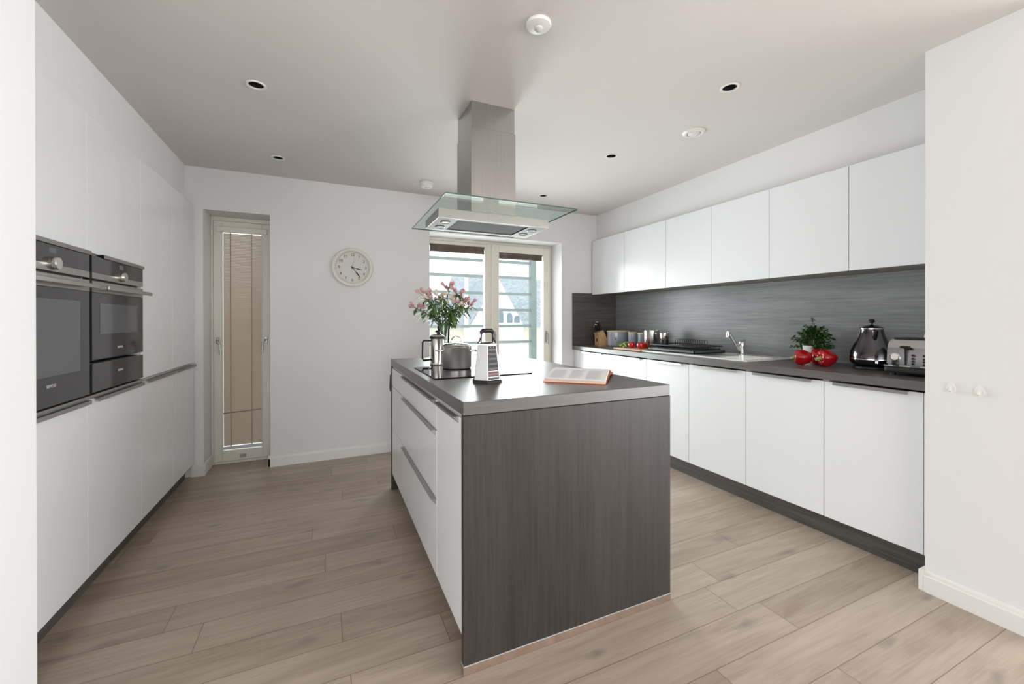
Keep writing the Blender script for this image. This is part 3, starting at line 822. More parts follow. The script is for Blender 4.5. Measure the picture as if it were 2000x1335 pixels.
def hexring(r, z, ry=None): return [Vector((math.cos(PI / 3 * i) * r, math.sin(PI / 3 * i) * (ry or r), z)) for i in range(6)]


def hexloft(bm, rs):
    rings = [[bm.verts.new(p) for p in hexring(r, z, ry)] for r, ry, z in rs]
    for a, b in zip(rings, rings[1:]):
        for i in range(6): bm.faces.new((a[i], a[(i + 1) % 6], b[(i + 1) % 6], b[i]))
    return rings


bm = nb(); r = hexloft(bm, [(.066, .062, .012), (.047, .044, .165)]); obj('body', bm, 'steelh', t)
bm = nb(); r = hexloft(bm, [(.074, .069, 0), (.074, .069, .009), (.067, .063, .013)]); bm.faces.new(r[0]); bm.faces.new(r[-1]); obj('base_rim', bm, 'satinblack', t)
bm = nb(); r = hexloft(bm, [(.048, .045, .165), (.048, .045, .169), (.030, .028, .176)]); bm.faces.new(r[0]); bm.faces.new(r[-1]); top = obj('top_cap', bm, 'mirror', t)
# grating faces: rows of raised teeth
def face_frame(i, off=.0004):
    a = hexring(.066, .012, .062); b = hexring(.047, .165, .044); j = (i + 1) % 6
    p00, p10, p01, p11 = a[i], a[j], b[i], b[j]
    n = (p10 - p00).cross(p01 - p00).normalized()
    if n.dot((p00 + p10) / 2) < 0: n = -n
    return lambda u, v, w=0: (p00 * (1 - u) + p10 * u) * (1 - v) + (p01 * (1 - u) + p11 * u) * v + n * (off + w)


def quadp(bm, f, u0, u1, v0, v1, w=0):
    bm.faces.new([bm.verts.new(f(u, v, w)) for u, v in ((u0, v0), (u1, v0), (u1, v1), (u0, v1))])


FD = 4   # the face turned towards the camera's right
f = face_frame(FD); bm = nb(); quadp(bm, f, .06, .94, .26, .97); quadp(bm, f, .06, .94, .02, .09)
obj('dark_face', bm, 'satinblack', t, label='black printed side')
bm = nb(); quadp(bm, f, .06, .94, .10, .25); obj('red_band', bm, 'redlabel', t, label='dark red band')
bm = nb(); rr = [.05, .075, .15, .175, .30, .33, .44, .47, .58, .61, .72, .75, .84, .87]
for q_, v in enumerate(rr):
    for k in range(8):
        u = .13 + .095 * k + (.03 if q_ % 2 else 0); quadp(bm, f, u, u + .035, v, v + .014, .0008)
for k in (.3, .6): quadp(bm, f, k, k + .08, .925, .94, .0008)
obj('teeth', bm, 'lightmark', t)
bm = nb()
for fi in (FD - 2,):
    f2 = face_frame(fi)
    for v in (.12, .25, .38, .51, .64, .77):
        quadp(bm, f2, .15, .85, v, v + .012, .001)
obj('slicing_slots', bm, 'shadowgap', t)
bm = nb()
for s in (-1, 1):
    tube(bm, [(s * .040, -.012, .168), (s * .030, 0, .200), (s * .029, 0, .214)], .003, 8)
    tube(bm, [(s * .040, .012, .168), (s * .030, 0, .200)], .003, 8)
tube(bm, [(-.030, 0, .198), (-.031, 0, .217), (-.025, 0, .226), (.025, 0, .226), (.031, 0, .217), (.030, 0, .198)], .0035, 8)
obj('handle_frame', bm, 'satinblack', t, True)
obj('grip', tube(nb(), [(-.031, 0, .212), (-.029, 0, .221), (-.022, 0, .226), (.022, 0, .226), (.029, 0, .221), (.031, 0, .212)], [.006, .0085, .0095, .0095, .0085, .006], 12), 'black', t, True)
# open cookbook
t = thing('open_book', 'open cookbook with orange cover lying on the near right of the island', 'book', (1.105, 1.655, IZ), rz=-.745)
# local x runs along the spine, local y away from the near page edge
LX = .135
def leafblock(bm, prof, x0, x1):
    prism(bm, prof, x0, x1, 'x')
bm = nb(); prism(bm, [(-.195, .003), (-.012, .020), (-.004, .040), (-.02, .040), (-.06, .036), (-.12, .028), (-.192, .017)], -LX + .004, LX - .004, 'x')
pb = obj('page_block', bm, 'paper', t, label='white pages facing the camera')
bm = nb(); prism(bm, [(.195, .003), (.012, .020), (.004, .040), (.02, .040), (.06, .036), (.12, .028), (.192, .017)], -LX + .004, LX - .004, 'x')
pb2 = obj('page_block', bm, 'paper', t)
bm = nb(); prism(bm, [(-.2, 0), (-.2, .0028), (-.010, .0190), (0, .0395), (.010, .0190), (.2, .0028), (.2, 0), (.012, .016), (0, .036), (-.012, .016)], -LX, LX, 'x')
obj('cover', bm, 'orange', t)
bm = nb(); box(bm, -LX + .005, LX - .005, -.1945, -.1925, .0032, .0155); obj('page_edges', bm, 'peach', pb, label='peach page edges')
bm = nb()
def pz(y): # page surface height
    pts = [(-.192, .017), (-.12, .028), (-.06, .036), (-.02, .040)]
    for (a, b), (c, d) in zip(pts, pts[1:]):
        if a <= y <= c: return b + (d - b) * (y - a) / (c - a)
    return .04
for s, cols in ((-1, ((-.115, -.045), (-.03, .03), (.045, .115))),):
    for c0, c1 in cols:
        yy = -.175
        while yy < -.045:
            w = c1 - random.random() * .02
            vs = [bm.verts.new((x, y, pz(y) + .0005)) for x, y in ((c0, yy), (w, yy), (w, yy + .0022), (c0, yy + .0022))]; bm.faces.new(vs); yy += .0075
obj('print', bm, 'print', pb)

# vase of flowers
VX, VY = .700, 2.64
t = thing('vase', 'clear glass vase holding the pink and white flowers behind the saucepan', 'vase', (VX, VY, IZ))
obj('glass', lathe(nb(), [(0, .0), (.036, 0), (.038, .004), (.036, .1), (.040, .205), (.045, .235), (.043, .235), (.038, .205), (.034, .1), (.035, .008), (0, .008)], seg=40, cap=False), 'vase', t, True)
obj('water', lathe(nb(), [(0, .0085), (.034, .0085), (.0335, .10), (.0335, .12), (0, .12)], seg=32, cap=False), 'water', t, True)


def flower_stem(kind, phi, lean, h, seed, label, group):
    rnd = random.Random(seed)
    b0 = Vector((-.35 * math.cos(phi) * .06, -.35 * math.sin(phi) * .06, .02))
    rim = Vector((math.cos(phi) * .026, math.sin(phi) * .026, .225))
    top = Vector((math.cos(phi) * lean, math.sin(phi) * lean, h))
    mid = Vector((rim.x * .6 + top.x * .4, rim.y * .6 + top.y * .4, (rim.z + top.z) / 2 + .03))
    t = thing('flower_stem', label, 'flower', (VX, VY, IZ), group)
    pts = arc(b0, rim * .5 + b0 * .5, rim, 5) + arc(rim, mid, top, 8)[1:]
    st = obj('stem', tube(nb(), pts, .0028, 6), 'herbstem', t, True)
    bm = nb(); up = arc(rim, mid, top, 8)
    for k in range(24):
        i = rnd.choice((1, 2, 3, 4, 5, 5, 6, 6, 7, 7, 8)); p = up[i]; a = rnd.random() * 2 * PI if k % 2 else phi + rnd.uniform(-1.3, 1.3)
        dz = rnd.uniform(-.5, .7)
        leaf(bm, p, (math.cos(a), math.sin(a), dz), (0, 0, 1), rnd.uniform(.055, .095), rnd.uniform(.014, .024), rnd.uniform(.2, .6))
    obj('leaves', bm, 'flowleaf', t, True)
    bm = nb(); ctr = nb()
    for k in range(5 if kind != 'w' else 4):
        a = phi + (k - 1.5) * 1.35; d = Vector((math.cos(a) * .8, math.sin(a) * .8, rnd.uniform(.15, 1.0))).normalized()
        c = top + d * rnd.uniform(.018, .036); tube(ctr, [top, c], .0014, 5)
        s1 = d.orthogonal().normalized(); s2 = d.cross(s1)
        for j in range(6):
            b = 2 * PI * j / 6 + rnd.random() * .2; rad = s1 * math.cos(b) + s2 * math.sin(b)
            leaf(bm, c, d * 1.0 + rad * (.55 if j % 2 else .38), -rad, .040, .018, -.18, .25)
    obj('pedicels', ctr, 'herbstem', st, True)
    obj('blossoms', bm, 'petalp' if kind == 'p' else 'petalw', t, True)


FP = [(PI * .97, .175, .345), (PI * 1.05, .13, .42), (PI * .25, .06, .475), (PI * 1.9, .09, .44), (0.05, .175, .36), (PI * 1.75, .14, .375), (.35, .13, .40), (PI * .6, .11, .40)]
FW = [(PI * 1.2, .12, .385), (PI * 1.5, .06, .39), (PI * 1.62, .10, .35), (PI * .75, .10, .43), (PI * 1.35, .10, .41)]
LP = ['reaching farthest left, low beside the cafetiere', 'second from the left of the bunch', 'standing tallest, at the top middle of the bunch',
      'right of the tallest bloom and a little lower', 'reaching farthest right of the bunch', 'low at the front right of the bunch',
      'at the back right of the bunch', 'at the back left of the bunch']
LW = ['on the left of the bunch, below its twins', 'at the front middle of the bunch', 'lowest of the cream blooms, front right', 'at the back left, highest of the cream blooms', 'just left of the middle of the bunch']
for i, (p_, l_, h_) in enumerate(FP):
    flower_stem('p', p_, l_, h_, 10 + i, 'pink flower stem in the vase, ' + LP[i], 'pink flower stems in the vase')
for i, (p_, l_, h_) in enumerate(FW):
    flower_stem('w', p_, l_, h_, 40 + i, 'cream flower stem in the vase, ' + LW[i], 'cream flower stems in the vase')

# ------------------------------------------------------------------ things on the right-hand worktop
WZ = .9033
# knife block and knives
KX, KY = 2.735, 3.715
t = thing('knife_block', 'wooden knife block at the far end of the right worktop', 'knife block', (KX, KY, WZ), rz=-.12)
bm = nb()
prism(bm, [(-.047, 0), (.092, 0), (.052, .075), (.004, .168), (-.060, .135), (-.047, .105)], -.048, .048, 'y')
blk = obj('block', bm, 'blockwood', t)
obj('emblem', box(nb(), -.0485, -.0470, -.012, .012, .045, .078), 'ink', blk, label='dark printed mark')
kdir = Vector((-.46, 0, .885)).normalized()
kn = 0
KL = ['top row, nearest the bread bin', 'middle of its top row', 'top row, nearest the patio door', 'second row, nearest the bread bin', 'second row, nearest the patio door', 'lowest and shortest of the set']
for (u, v, L, r_) in [(0, -.026, .105, .0095), (0, .002, .105, .0095), (0, .028, .100, .0095), (1, -.020, .085, .008), (1, .010, .085, .008), (2, 0, .075, .008)]:
    base = Vector((.004 - .022 * u - .006, v, .168 - .011 * u - .003))
    bl_ = thing('kitchen_knife', 'black-handled knife in the wooden block, ' + KL[kn], 'knife', (KX, KY, WZ), 'knives in the knife block', rz=-.12)
    b1 = base + kdir * .006
    obj('blade', tube(nb(), [base - kdir * .06, b1], .0022, 6), 'mirror', bl_)
    obj('handle', tube(nb(), [b1, b1 + kdir * .02, b1 + kdir * L * .6, b1 + kdir * (L - .008)], [r_ * .8, r_, r_ * 1.05, r_], 10), 'black', bl_, True)
    kn += 1
    obj('end_cap', tube(nb(), [b1 + kdir * (L - .008), b1 + kdir * L], [r_ * 1.02, r_ * .85], 10), 'chrome', bl_, True)


def canister(name, label, cat, x, y, rx, ry, h, letters, group=None, rz=0):
    t = thing(name, label, cat, (x, y, WZ), group, rz=rz)
    b = obj('body', lathe(nb(), [(0, 0), (.94, 0), (1, .008), (1, h), (.96, h), (.96, .01), (0, .01)], seg=48, sx=rx, sy=ry, cap=False), 'enamel', t, True)
    l = obj('lid', lathe(nb(), [(0, h - .004), (.95, h - .004), (1.03, h + .001), (1.03, h + .012), (.98, h + .016), (0, h + .016)], seg=48, sx=rx, sy=ry, cap=False), 'lidwood', t, True)
    return t, b


t, b = canister('bread_bin', 'wide grey enamel bread bin with pale wooden lid beside the knife block', 'bread bin', 2.885, 3.60, .135, .095, .150, '')
bm = nb(); merge(bm, text_bm('t', .050, .0008), T(-.098, -.070, .085) @ Matrix.Rotation(-.75, 4, 'Z') @ facing('-y')); obj('lettering', bm, 'ink', b)
canister('canister', 'grey lidded storage canister beside the bread bin, left of its twin', 'canister', 2.885, 3.375, .046, .046, .140, '', 'grey lidded canisters')
canister('canister', 'grey lidded storage canister between its twin and the steel pan', 'canister', 2.872, 3.215, .046, .046, .137, '', 'grey lidded canisters')
t = thing('stock_pot', 'tall straight-sided stainless steel pot at the left end of the sink', 'pot', (2.80, 3.015, WZ))
obj('body', lathe(nb(), [(0, 0), (.070, 0), (.072, .004), (.072, .176), (.0745, .179), (.0745, .181), (.070, .181), (.070, .006), (0, .006)], seg=56, cap=False), 'steel', t, True)
bm = nb()
for s in (-1, 1): tube(bm, [(-.02, s * .071, .15), (-.02, s * .088, .15), (.02, s * .088, .15), (.02, s * .071, .15)], .004, 8)
obj('handle', bm, 'mirror', t, True)

# chopping board with vegetables
t = thing('chopping_board', 'wooden chopping board carrying the tomatoes at the front of the right worktop', 'chopping board', (2.585, 3.03, WZ))
obj('board', box(nb(), -.085, .105, -.20, .17, .002, .018, .004, 2), 'board', t)
bm = nb()
for x in (-.07, .08):
    for y in (-.17, .14): lathe(bm, [(.006, 0), (.006, .004)], (x, y, 0), 12)
obj('foot', bm, 'satinblack', t)
bmT = lambda r: lathe(nb(), [(0, .16 * r), (.35 * r, .02 * r), (.8 * r, .25 * r), (1.0 * r, .8 * r), (.92 * r, 1.3 * r), (.55 * r, 1.66 * r), (.2 * r, 1.68 * r), (0, 1.58 * r)], seg=32, cap=False)
for x, y, r, lab in ((2.598, 3.055, .034, 'red tomato on the chopping board, next to the green vegetables'), (2.600, 2.935, .035, 'red tomato on the chopping board, right of the other front tomato'), (2.662, 2.965, .033, 'red tomato at the back of the chopping board')):
    tt = thing('tomato', lab, 'tomato', (x, y, WZ + .0182), 'tomatoes on the chopping board')
    obj('fruit', bmT(r), 'tomato', tt, True)
    bm = nb()
    for k in range(5): leaf(bm, (0, 0, r * 1.61), (math.cos(k * 1.26), math.sin(k * 1.26), .25), (0, 0, 1), .014, .005)
    obj('calyx', bm, 'leafy', tt)
t = thing('celery', 'pale green celery hearts lying on the chopping board beside the tomatoes', 'celery', (2.575, 3.165, WZ + .0182))
bm = nb(); rnd = random.Random(3)
for k in range(7):
    y = -.030 + .012 * (k % 5); z = .008 + .010 * (k // 3)
    tube(bm, [(-.02 + rnd.uniform(-.02, .02), y - .03, z), (.01, y, z + .006), (.03 + rnd.uniform(0, .03), y + .04, z + .010)], [.008, .009, .005], 8)
obj('stalks', bm, 'celery', t, True)
bm = nb()
for k in range(60):
    a = rnd.uniform(0, 2 * PI); p = Vector((rnd.uniform(-.04, .06), rnd.uniform(-.085, .06), rnd.uniform(.014, .046)))
    leaf(bm, p, (math.cos(a), math.sin(a), rnd.uniform(.0, .9)), (0, 0, 1), rnd.uniform(.016, .034), rnd.uniform(.010, .018), .4)
obj('leaves', bm, 'leafy', t, True)

# sink: ceramic deck with a bowl and a ribbed drainer
SX0, SX1, SY0, SY1 = 2.515, 2.985, 1.835, 2.845
t = thing('sink', 'white ceramic inset sink with drainer in the right worktop', 'sink', ((SX0 + SX1) / 2, (SY0 + SY1) / 2, WZ), world=True)
bm = nb(); Z0, Z1 = WZ, WZ + .014
bx = (2.605, 2.925, 2.205, 2.655)
box(bm, SX0, bx[0], SY0, SY1, Z0, Z1, .004, 2); box(bm, bx[1], SX1, SY0, SY1, Z0, Z1, .004, 2)
box(bm, bx[0] - .006, bx[1] + .006, SY0, bx[2], Z0, Z1, .004, 2); box(bm, bx[0] - .006, bx[1] + .006, bx[3], SY1, Z0, Z1, .004, 2)
obj('deck', bm, 'ceramic', t)
bm = nb()
box(bm, bx[0], bx[0] + .006, bx[2], bx[3], .74, Z1 - .001); box(bm, bx[1] - .006, bx[1], bx[2], bx[3], .74, Z1 - .001)
box(bm, bx[0], bx[1], bx[2], bx[2] + .006, .74, Z1 - .001); box(bm, bx[0], bx[1], bx[3] - .006, bx[3], .74, Z1 - .001); box(bm, bx[0], bx[1], bx[2], bx[3], .735, .742)
obj('bowl', bm, 'ceramic', t)
bm = nb()
for k in range(9): box(bm, 2.57 + k * .030, 2.582 + k * .030, SY0 + .03, 2.08, Z1 - .001, Z1 + .0025, .001)
obj('drainer_ribs', bm, 'ceramic', t)
obj('waste', lathe(nb(), [(.04, .742), (.04, .745), (.03, .743), (0, .743)], (2.765, 2.43, 0), 28), 'chrome', t, True)
# tap
t = thing('kitchen_tap', 'chrome mixer tap with angled spout behind the sink', 'tap', (2.872, 2.135, WZ + .0142))
obj('base', lathe(nb(), [(.027, 0), (.027, .006), (.023, .010), (.0225, .050), (.024, .065), (.024, .085), (.021, .098), (.012, .104), (0, .105)], seg=32), 'chrome', t, True)
sp_ = obj('spout', tube(nb(), [(-.008, .004, .028), (-.04, .022, .080), (-.074, .044, .150), (-.082, .049, .158)], [.012, .011, .011, .012], 14), 'chrome', t, True)
obj('nozzle', tube(nb(), [(-.084, .050, .176), (-.086, .051, .160), (-.090, .054, .132)], [.013, .0145, .012], 16), 'chrome', sp_, True)
obj('lever', tube(nb(), [(.0, 0, .098), (.012, -.006, .112), (.020, -.012, .118)], [.010, .007, .006], 10), 'chrome', t, True)

# dish rack on the bowl side of the sink
DZ = Z1 + .001
t = thing('dish_rack', 'black wire dish rack with tray standing over the left of the sink', 'dish rack', (2.75, 2.50, DZ), world=True)
rx0, rx1, ry0, ry1 = 2.585, 2.925, 2.325, 2.830
bm = nb(); box(bm, rx0, rx1, ry0, ry1, DZ, DZ + .006)
for a in ((rx0, rx0 + .006, ry0, ry1), (rx1 - .006, rx1, ry0, ry1), (rx0, rx1, ry0, ry0 + .006), (rx0, rx1, ry1 - .006, ry1)): box(bm, a[0], a[1], a[2], a[3], DZ, DZ + .022)
obj('tray', bm, 'tray', t)


def loop(bm, z, ins, r):
    c = .03; x0, x1, y0, y1 = rx0 + ins, rx1 - ins, ry0 + ins, ry1 - ins; pts = []
    for cx, cy, a0 in ((x1 - c, y1 - c, 0), (x0 + c, y1 - c, 90), (x0 + c, y0 + c, 180), (x1 - c, y0 + c, 270)):
        for k in range(5): a = math.radians(a0 + 22.5 * k); pts.append((cx + c * math.cos(a), cy + c * math.sin(a), z))
    tube(bm, pts, r, 8, True)


bm = nb(); loop(bm, DZ + .052, .004, .0048); loop(bm, DZ + .028, .016, .003)
for k in range(10):
    y = ry0 + .04 + k * .047; tube(bm, [(rx0 + .004, y, DZ + .052), (rx0 + .018, y, DZ + .026), (rx1 - .018, y, DZ + .026), (rx1 - .004, y, DZ + .052)], .0022, 6)
for x, y in ((rx0 + .03, ry0 + .03), (rx1 - .03, ry0 + .03), (rx0 + .03, ry1 - .03), (rx1 - .03, ry1 - .03)): tube(bm, [(x, y, DZ + .028), (x, y, DZ + .0062)], .005, 8)
obj('frame', bm, 'tines', t, True)
for k in range(14):
    y = 2.42 + k * .023; bm = nb()
    tube(bm, [(2.80, y, DZ + .026), (2.805, y + .004, DZ + .094), (2.822, y + .004, DZ + .100), (2.838, y + .004, DZ + .094), (2.843, y, DZ + .026)], .0022, 6)
    obj('plate_tine', bm, 'tines', t, True)
tu = thing('utensil_pot', 'small steel and black pot standing at the back of the dish rack', 'pot', (2.735, 2.785, DZ + .0295))
obj('body', lathe(nb(), [(0, 0), (.030, 0), (.034, .004), (.036, .085), (.034, .085), (.032, .006), (0, .006)], seg=32, cap=False), 'black', tu, True)
obj('rim', lathe(nb(), [(.0365, .060), (.0385, .064), (.0385, .118), (.0365, .120), (.0355, .118), (.0355, .064)], seg=32, cap=False), 'mirror', tu, True)


# red peppers
def pepper(x, y, ang, label, L=.098, R=.047, tilt=0):
    t = thing('red_pepper', label, 'pepper', (x, y, WZ), 'red peppers beside the sink', rz=ang)
    bm = nb(); seg, rows = 40, 18; rings = []
    for i in range(rows + 1):
        s = i / rows; xx = (s - .5) * L
        base = R * (math.sin(PI * (.06 + .90 * s)) ** .42) * (1 - .16 * s)
        if s < .12: base *= .62 + .38 * s / .12; 
        ring = []
        for k in range(seg):
            a = 2 * PI * k / seg; lobe = 1 + .075 * math.cos(4 * a + .5) * (1 if s > .05 else .5)
            r = base * lobe; dip = -.0 if s > .1 else .010 * (1 - s / .1) * (1 - .4 * math.cos(4 * a + .5))
            ring.append(bm.verts.new((xx + dip, math.cos(a) * r, math.sin(a) * r + R * .90)))
        rings.append(ring)
    for a_, b2 in zip(rings, rings[1:]):
        for k in range(seg): bm.faces.new((a_[k], a_[(k + 1) % seg], b2[(k + 1) % seg], b2[k]))
    c0 = bm.verts.new((-.5 * L + .022, 0, R * .9)); c1 = bm.verts.new((.5 * L - .004, 0, R * .9))
    for k in range(seg): bm.faces.new((c0, rings[0][(k + 1) % seg], rings[0][k])); bm.faces.new((c1, rings[-1][k], rings[-1][(k + 1) % seg]))
    zmin = min(v.co.z for v in bm.verts); bmesh.ops.translate(bm, verts=bm.verts, vec=(0, 0, -zmin))
    obj('fruit', bm, 'pepper', t, True, ang=80)
    zc = R * .9 - zmin
    bm = nb(); tube(bm, [(-.5 * L + .020, 0, zc), (-.5 * L + .002, .002, zc - .002), (-.5 * L - .014, .004, zc - .010)], [.014, .0065, .0085], 10)
    obj('stem', bm, 'stemg', t, True)


pepper(2.700, 1.600, -.95, 'whole red pepper lying nearest the sink, its stalk turned left')
pepper(2.730, 1.478, -.40, 'whole red pepper nearest the kettle, the rightmost of three', .105, .052)
pepper(2.810, 1.568, -.85, 'whole red pepper behind the other two, against the white pot', .095, .050)
g = obj('garlic_clove', lathe(nb(), [(0, 0), (.008, .002), (.011, .008), (.006, .018), (0, .022)], seg=14, cap=False), 'lidwood', smooth=True, off=(2.66, 1.535, WZ))
tag(g, 'small pale garlic clove in front of the red peppers', 'garlic')

# potted herb
PX, PY = 2.900, 1.650
t = thing('potted_herb', 'bushy green herb in a white pot behind the red peppers', 'potted plant', (PX, PY, WZ))
obj('pot', lathe(nb(), [(0, 0), (.045, 0), (.048, .003), (.060, .108), (.062, .112), (.058, .112), (.055, .100), (0, .100)], seg=48, cap=False), 'ceramic', t, True)
obj('soil', lathe(nb(), [(0, .101), (.0545, .101)], seg=32, cap=False), 'shadowgap', t)
bs, bl2 = nb(), nb(); rnd = random.Random(11)
for k in range(75):
    a = rnd.uniform(0, 2 * PI); r = rnd.random() ** .6; b0 = Vector((math.cos(a) * .035 * r, math.sin(a) * .035 * r, .1))
    rr = .125 * r; hh = .240 - .12 * r * r + rnd.uniform(-.03, .015)
    if k == 0: rr, hh = .01, .288
    if r > .8 and k % 3 == 0: hh = .10; rr = .110
    tp = Vector((math.cos(a) * rr, math.sin(a) * rr, hh)); md_ = Vector((tp.x * .5, tp.y * .5, hh * .8 + .03))
    cv = arc(b0, md_, tp, 6); tube(bs, cv, .0013, 5)
    for j in range(2, 7):
        for _ in range(5):
            d = Vector((rnd.uniform(-1, 1), rnd.uniform(-1, 1), rnd.uniform(-.3, .8)))
            leaf(bl2, cv[j], d, (0, 0, 1), rnd.uniform(.015, .028), rnd.uniform(.008, .014), .3)
obj('stems', bs, 'herbstem', t, True); obj('foliage', bl2, 'herb', t, True)

# kettle
t = thing('kettle', 'dark pewter electric kettle between the potted herb and the toaster', 'kettle', (2.825, 1.300, WZ), rz=0)
obj('power_base', lathe(nb(), [(0, 0), (.082, 0), (.085, .004), (.084, .014), (.07, .018), (0, .018)], seg=56, cap=False), 'satinblack', t, True)
obj('body', lathe(nb(), [(0, .019), (.072, .019), (.090, .028), (.100, .044), (.1025, .056), (.1025, .060), (.101, .075), (.094, .105), (.080, .140), (.066, .172), (.057, .198), (.053, .216), (.052, .224)], seg=64, cap=False), 'darkchrome', t, True)
obj('band', lathe(nb(), [(.1026, .0555), (.1045, .057), (.1045, .061), (.1026, .0625)], seg=64, cap=False), 'chrome', t, True)
lid = obj('lid', lathe(nb(), [(.052, .224), (.055, .225), (.055, .233), (.050, .237), (.030, .245), (.016, .249), (0, .250)], seg=48, cap=False), 'darkchrome', t, True)
obj('lid_ring', lathe(nb(), [(.0535, .2235), (.0565, .2250), (.0565, .2315), (.0545, .2335)], seg=48, cap=False), 'chrome', lid, True)
obj('knob', lathe(nb(), [(.008, .249), (.006, .256), (.007, .262), (.014, .266), (.0155, .273), (.011, .281), (0, .284)], seg=28), 'black', lid, True)
kd, ks = Vector((.91, .42, 0)), Vector((-.80, -.60, 0))
bm = nb(); tube(bm, [kd * r_ + Vector((0, 0, z_)) for r_, z_ in ((.055, .205), (.085, .222), (.105, .21), (.115, .15), (.098, .085))], .009, 10)
obj('handle', bm, 'black', t, True)
bm = nb(); tube(bm, [ks * r_ + Vector((0, 0, z_)) for r_, z_ in ((.060, .150), (.064, .185), (.070, .214), (.073, .222))], [.004, .011, .014, .013], 12)
obj('spout', bm, 'darkchrome', t, True)
bm = nb(); lathe(bm, [(.011, 0), (.011, .012), (.008, .014), (0, .014)], (0, 0, 0), 20); bmesh.ops.transform(bm, matrix=T(-.078, -.062, .040), verts=bm.verts)
obj('switch', bm, 'chrome', t, True)
bm = nb(); box(bm, -.086, -.078, -.066, -.052, .070, .088, .002); obj('gauge', bm, 'black', t)

# toaster
TX0, TX1, TY0, TY1 = 2.615, 2.835, .918, 1.142
t = thing('toaster', 'retro steel toaster with round dial beside the kettle', 'toaster', ((TX0 + TX1) / 2, (TY0 + TY1) / 2, WZ), world=True)
bm = nb(); box(bm, TX0 - .008, TX1 + .008, TY0 - .004, TY1 + .008, WZ + .012, WZ + .044, .010, 3)
for x in (TX0 + .02, TX1 - .02):
    for y in (TY0 + .02, TY1 - .02): lathe(bm, [(.012, WZ), (.012, WZ + .014)], (x, y, 0), 16)
obj('base', bm, 'satinblack', t, True)
obj('base_trim', box(nb(), TX0 - .010, TX1 + .010, TY0 - .006, TY1 + .010, WZ + .043, WZ + .050, .003), 'chrome', t, label='chrome trim line')
bm = nb()
prof = [(TX0 - .002, WZ + .050), (TX1 + .002, WZ + .050), (TX1 - .004, WZ + .12), (TX1 - .018, WZ + .165), (TX1 - .038, WZ + .182), (TX0 + .038, WZ + .182), (TX0 + .018, WZ + .165), (TX0 + .004, WZ + .12)]
prism(bm, prof, TY0, TY1, 'y'); bmesh.ops.bevel(bm, geom=[e for e in bm.edges], offset=.006, segments=2, affect='EDGES')
bd = obj('body', bm, 'toast', t, True)
bm = nb()
for x in (TX0 + .075, TX0 + .135): box(bm, x - .012, x + .012, TY0 + .02, TY1 - .025, WZ + .180, WZ + .1832)
obj('slot', bm, 'black', t)
obj('top_panel', box(nb(), TX0 + .04, TX1 - .04, TY0 + .010, TY1 - .012, WZ + .1815, WZ + .188, .003), 'satinblack', t, label='black top panel')
obj('bun_warmer', tube(nb(), [(TX0 + .10, .93, WZ + .185), (TX0 + .10, .93, WZ + .205), (TX0 + .10, 1.030, WZ + .205), (TX0 + .10, 1.030, WZ + .185)], .004, 8), 'chrome', t, True)
fx0 = TX0 - .001
bm = nb(); box(bm, fx0 - .004, fx0 + .008, 1.058, 1.066, WZ + .055, WZ + .150); obj('lever_slot', bm, 'black', bd)
bm = nb(); box(bm, fx0 - .020, fx0 + .004, 1.044, 1.080, WZ + .138, WZ + .150, .004, 2); obj('lever', bm, 'black', t, True)
bm = nb(); lathe(bm, [(.020, fx0 + .006), (.020, fx0 - .004), (.017, fx0 - .006), (0, fx0 - .005)], (0, 1.105, WZ + .092), 32, 'x'); dl_ = obj('dial', bm, 'chrome', t, True)
bm = nb(); lathe(bm, [(.015, fx0 - .0063), (0, fx0 - .0063)], (0, 1.105, WZ + .092), 28, 'x', cap=False); box(bm, fx0 - .0068, fx0 - .0064, 1.104, 1.106, WZ + .090, WZ + .102); obj('dial_face', bm, 'ceramic', dl_)
bm = nb(); lathe(bm, [(.012, fx0 + .004), (.012, fx0 - .012), (.009, fx0 - .014), (0, fx0 - .014)], (0, 1.105, WZ + .064), 24, 'x'); obj('browning_knob', bm, 'black', t, True)
for y in (1.034, .992):
    for z in (.062, .075, .088, .104):
        bm = nb(); lathe(bm, [(.0055, fx0 + .006), (.0055, fx0 - .006), (0, fx0 - .007)], (0, y, WZ + z), 16, 'x'); obj('button', bm, 'black', t, True)

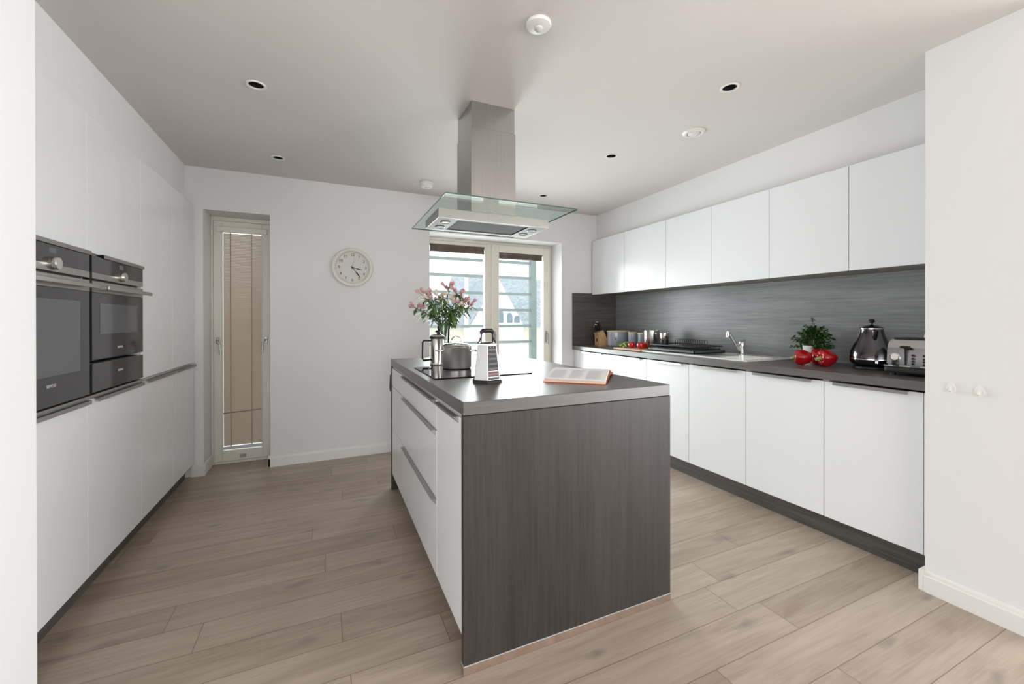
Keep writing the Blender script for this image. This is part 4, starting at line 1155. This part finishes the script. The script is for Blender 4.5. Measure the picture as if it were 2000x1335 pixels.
# ------------------------------------------------------------------ outside: balcony screen, floor and the house beyond
struct('floor_balcony', box(nb(), -1.5, 5.5, YF + .31, 6.3, -.14, -.02), 'deck')
t = thing('balcony_screen', 'grey slatted balcony screen with post outside the patio door', 'screen', (2.6, 6.05, -.02), world=True)
obj('post', box(nb(), 3.045, 3.140, 6.0, 6.09, -.02, 2.16), 'slat', t)
obj('post', box(nb(), -.30, -.22, 6.0, 6.09, -.02, 2.16), 'slat', t)
obj('post', box(nb(), 1.94, 1.99, 6.05, 6.09, -.02, 2.16), 'ext_white', t, label='slim pale post')
for z in (2.105, 1.860, 1.600, 1.342, 1.088, .832):
    obj('slat', box(nb(), -.22, 3.045, 6.02, 6.05, z - .022, z + .022), 'slat', t)
w = obj('balcony_upstand', box(nb(), -1.5, 5.5, 6.12, 6.30, -.02, .30), 'ext_white'); tag(w, 'low white wall at the edge of the balcony', 'wall')

hs = thing('neighbouring_house', 'white gabled house with grey slate roof seen through the patio door', 'house', (6, 16, -3), world=True)
gx, gy = 5.75, 14.0
obj('wall', box(nb(), -1.5, 13, gy + .9, 20, -3, .98), 'ext_cream', hs)
bm = nb(); prism(bm, [(gy + .5, .90), (17.5, 3.10), (20.6, .90)], 5.0, 13.4, 'x'); obj('roof', bm, 'slate', hs)
bm = nb(); prism(bm, [(gy + .5, .90), (16.6, 2.10), (20.0, .90)], -2, 5.0, 'x'); obj('roof', bm, 'slate', hs, label='lower slate roof')
bm = nb(); prism(bm, [(4.70, -3), (6.77, -3), (6.77, 1.0), (gx, 2.72), (4.70, 1.0)], gy, gy + 2.4, 'y'); ga = obj('gable_wall', bm, 'ext_white', hs)
bm = nb(); prism(bm, [(6.80, .98), (gx, 2.73), (4.67, .98), (4.67, 1.03), (gx, 2.80), (6.80, 1.03)], gy + .05, gy + 2.5, 'y'); obj('gable_roof', bm, 'slate', hs)
for i, x in enumerate((5.84, 6.20, 6.50)):
    h_ = (.50, .42, .32)[i]; bm = nb(); pts = [(x - .11, 1.08), (x + .11, 1.08), (x + .11, 1.02 + h_ - .1), (x + .06, 1.02 + h_), (x - .06, 1.02 + h_), (x - .11, 1.02 + h_ - .1)]
    prism(bm, pts, gy - .03, gy + .02, 'y'); obj('window', bm, 'extglass', ga, label='small arched window')
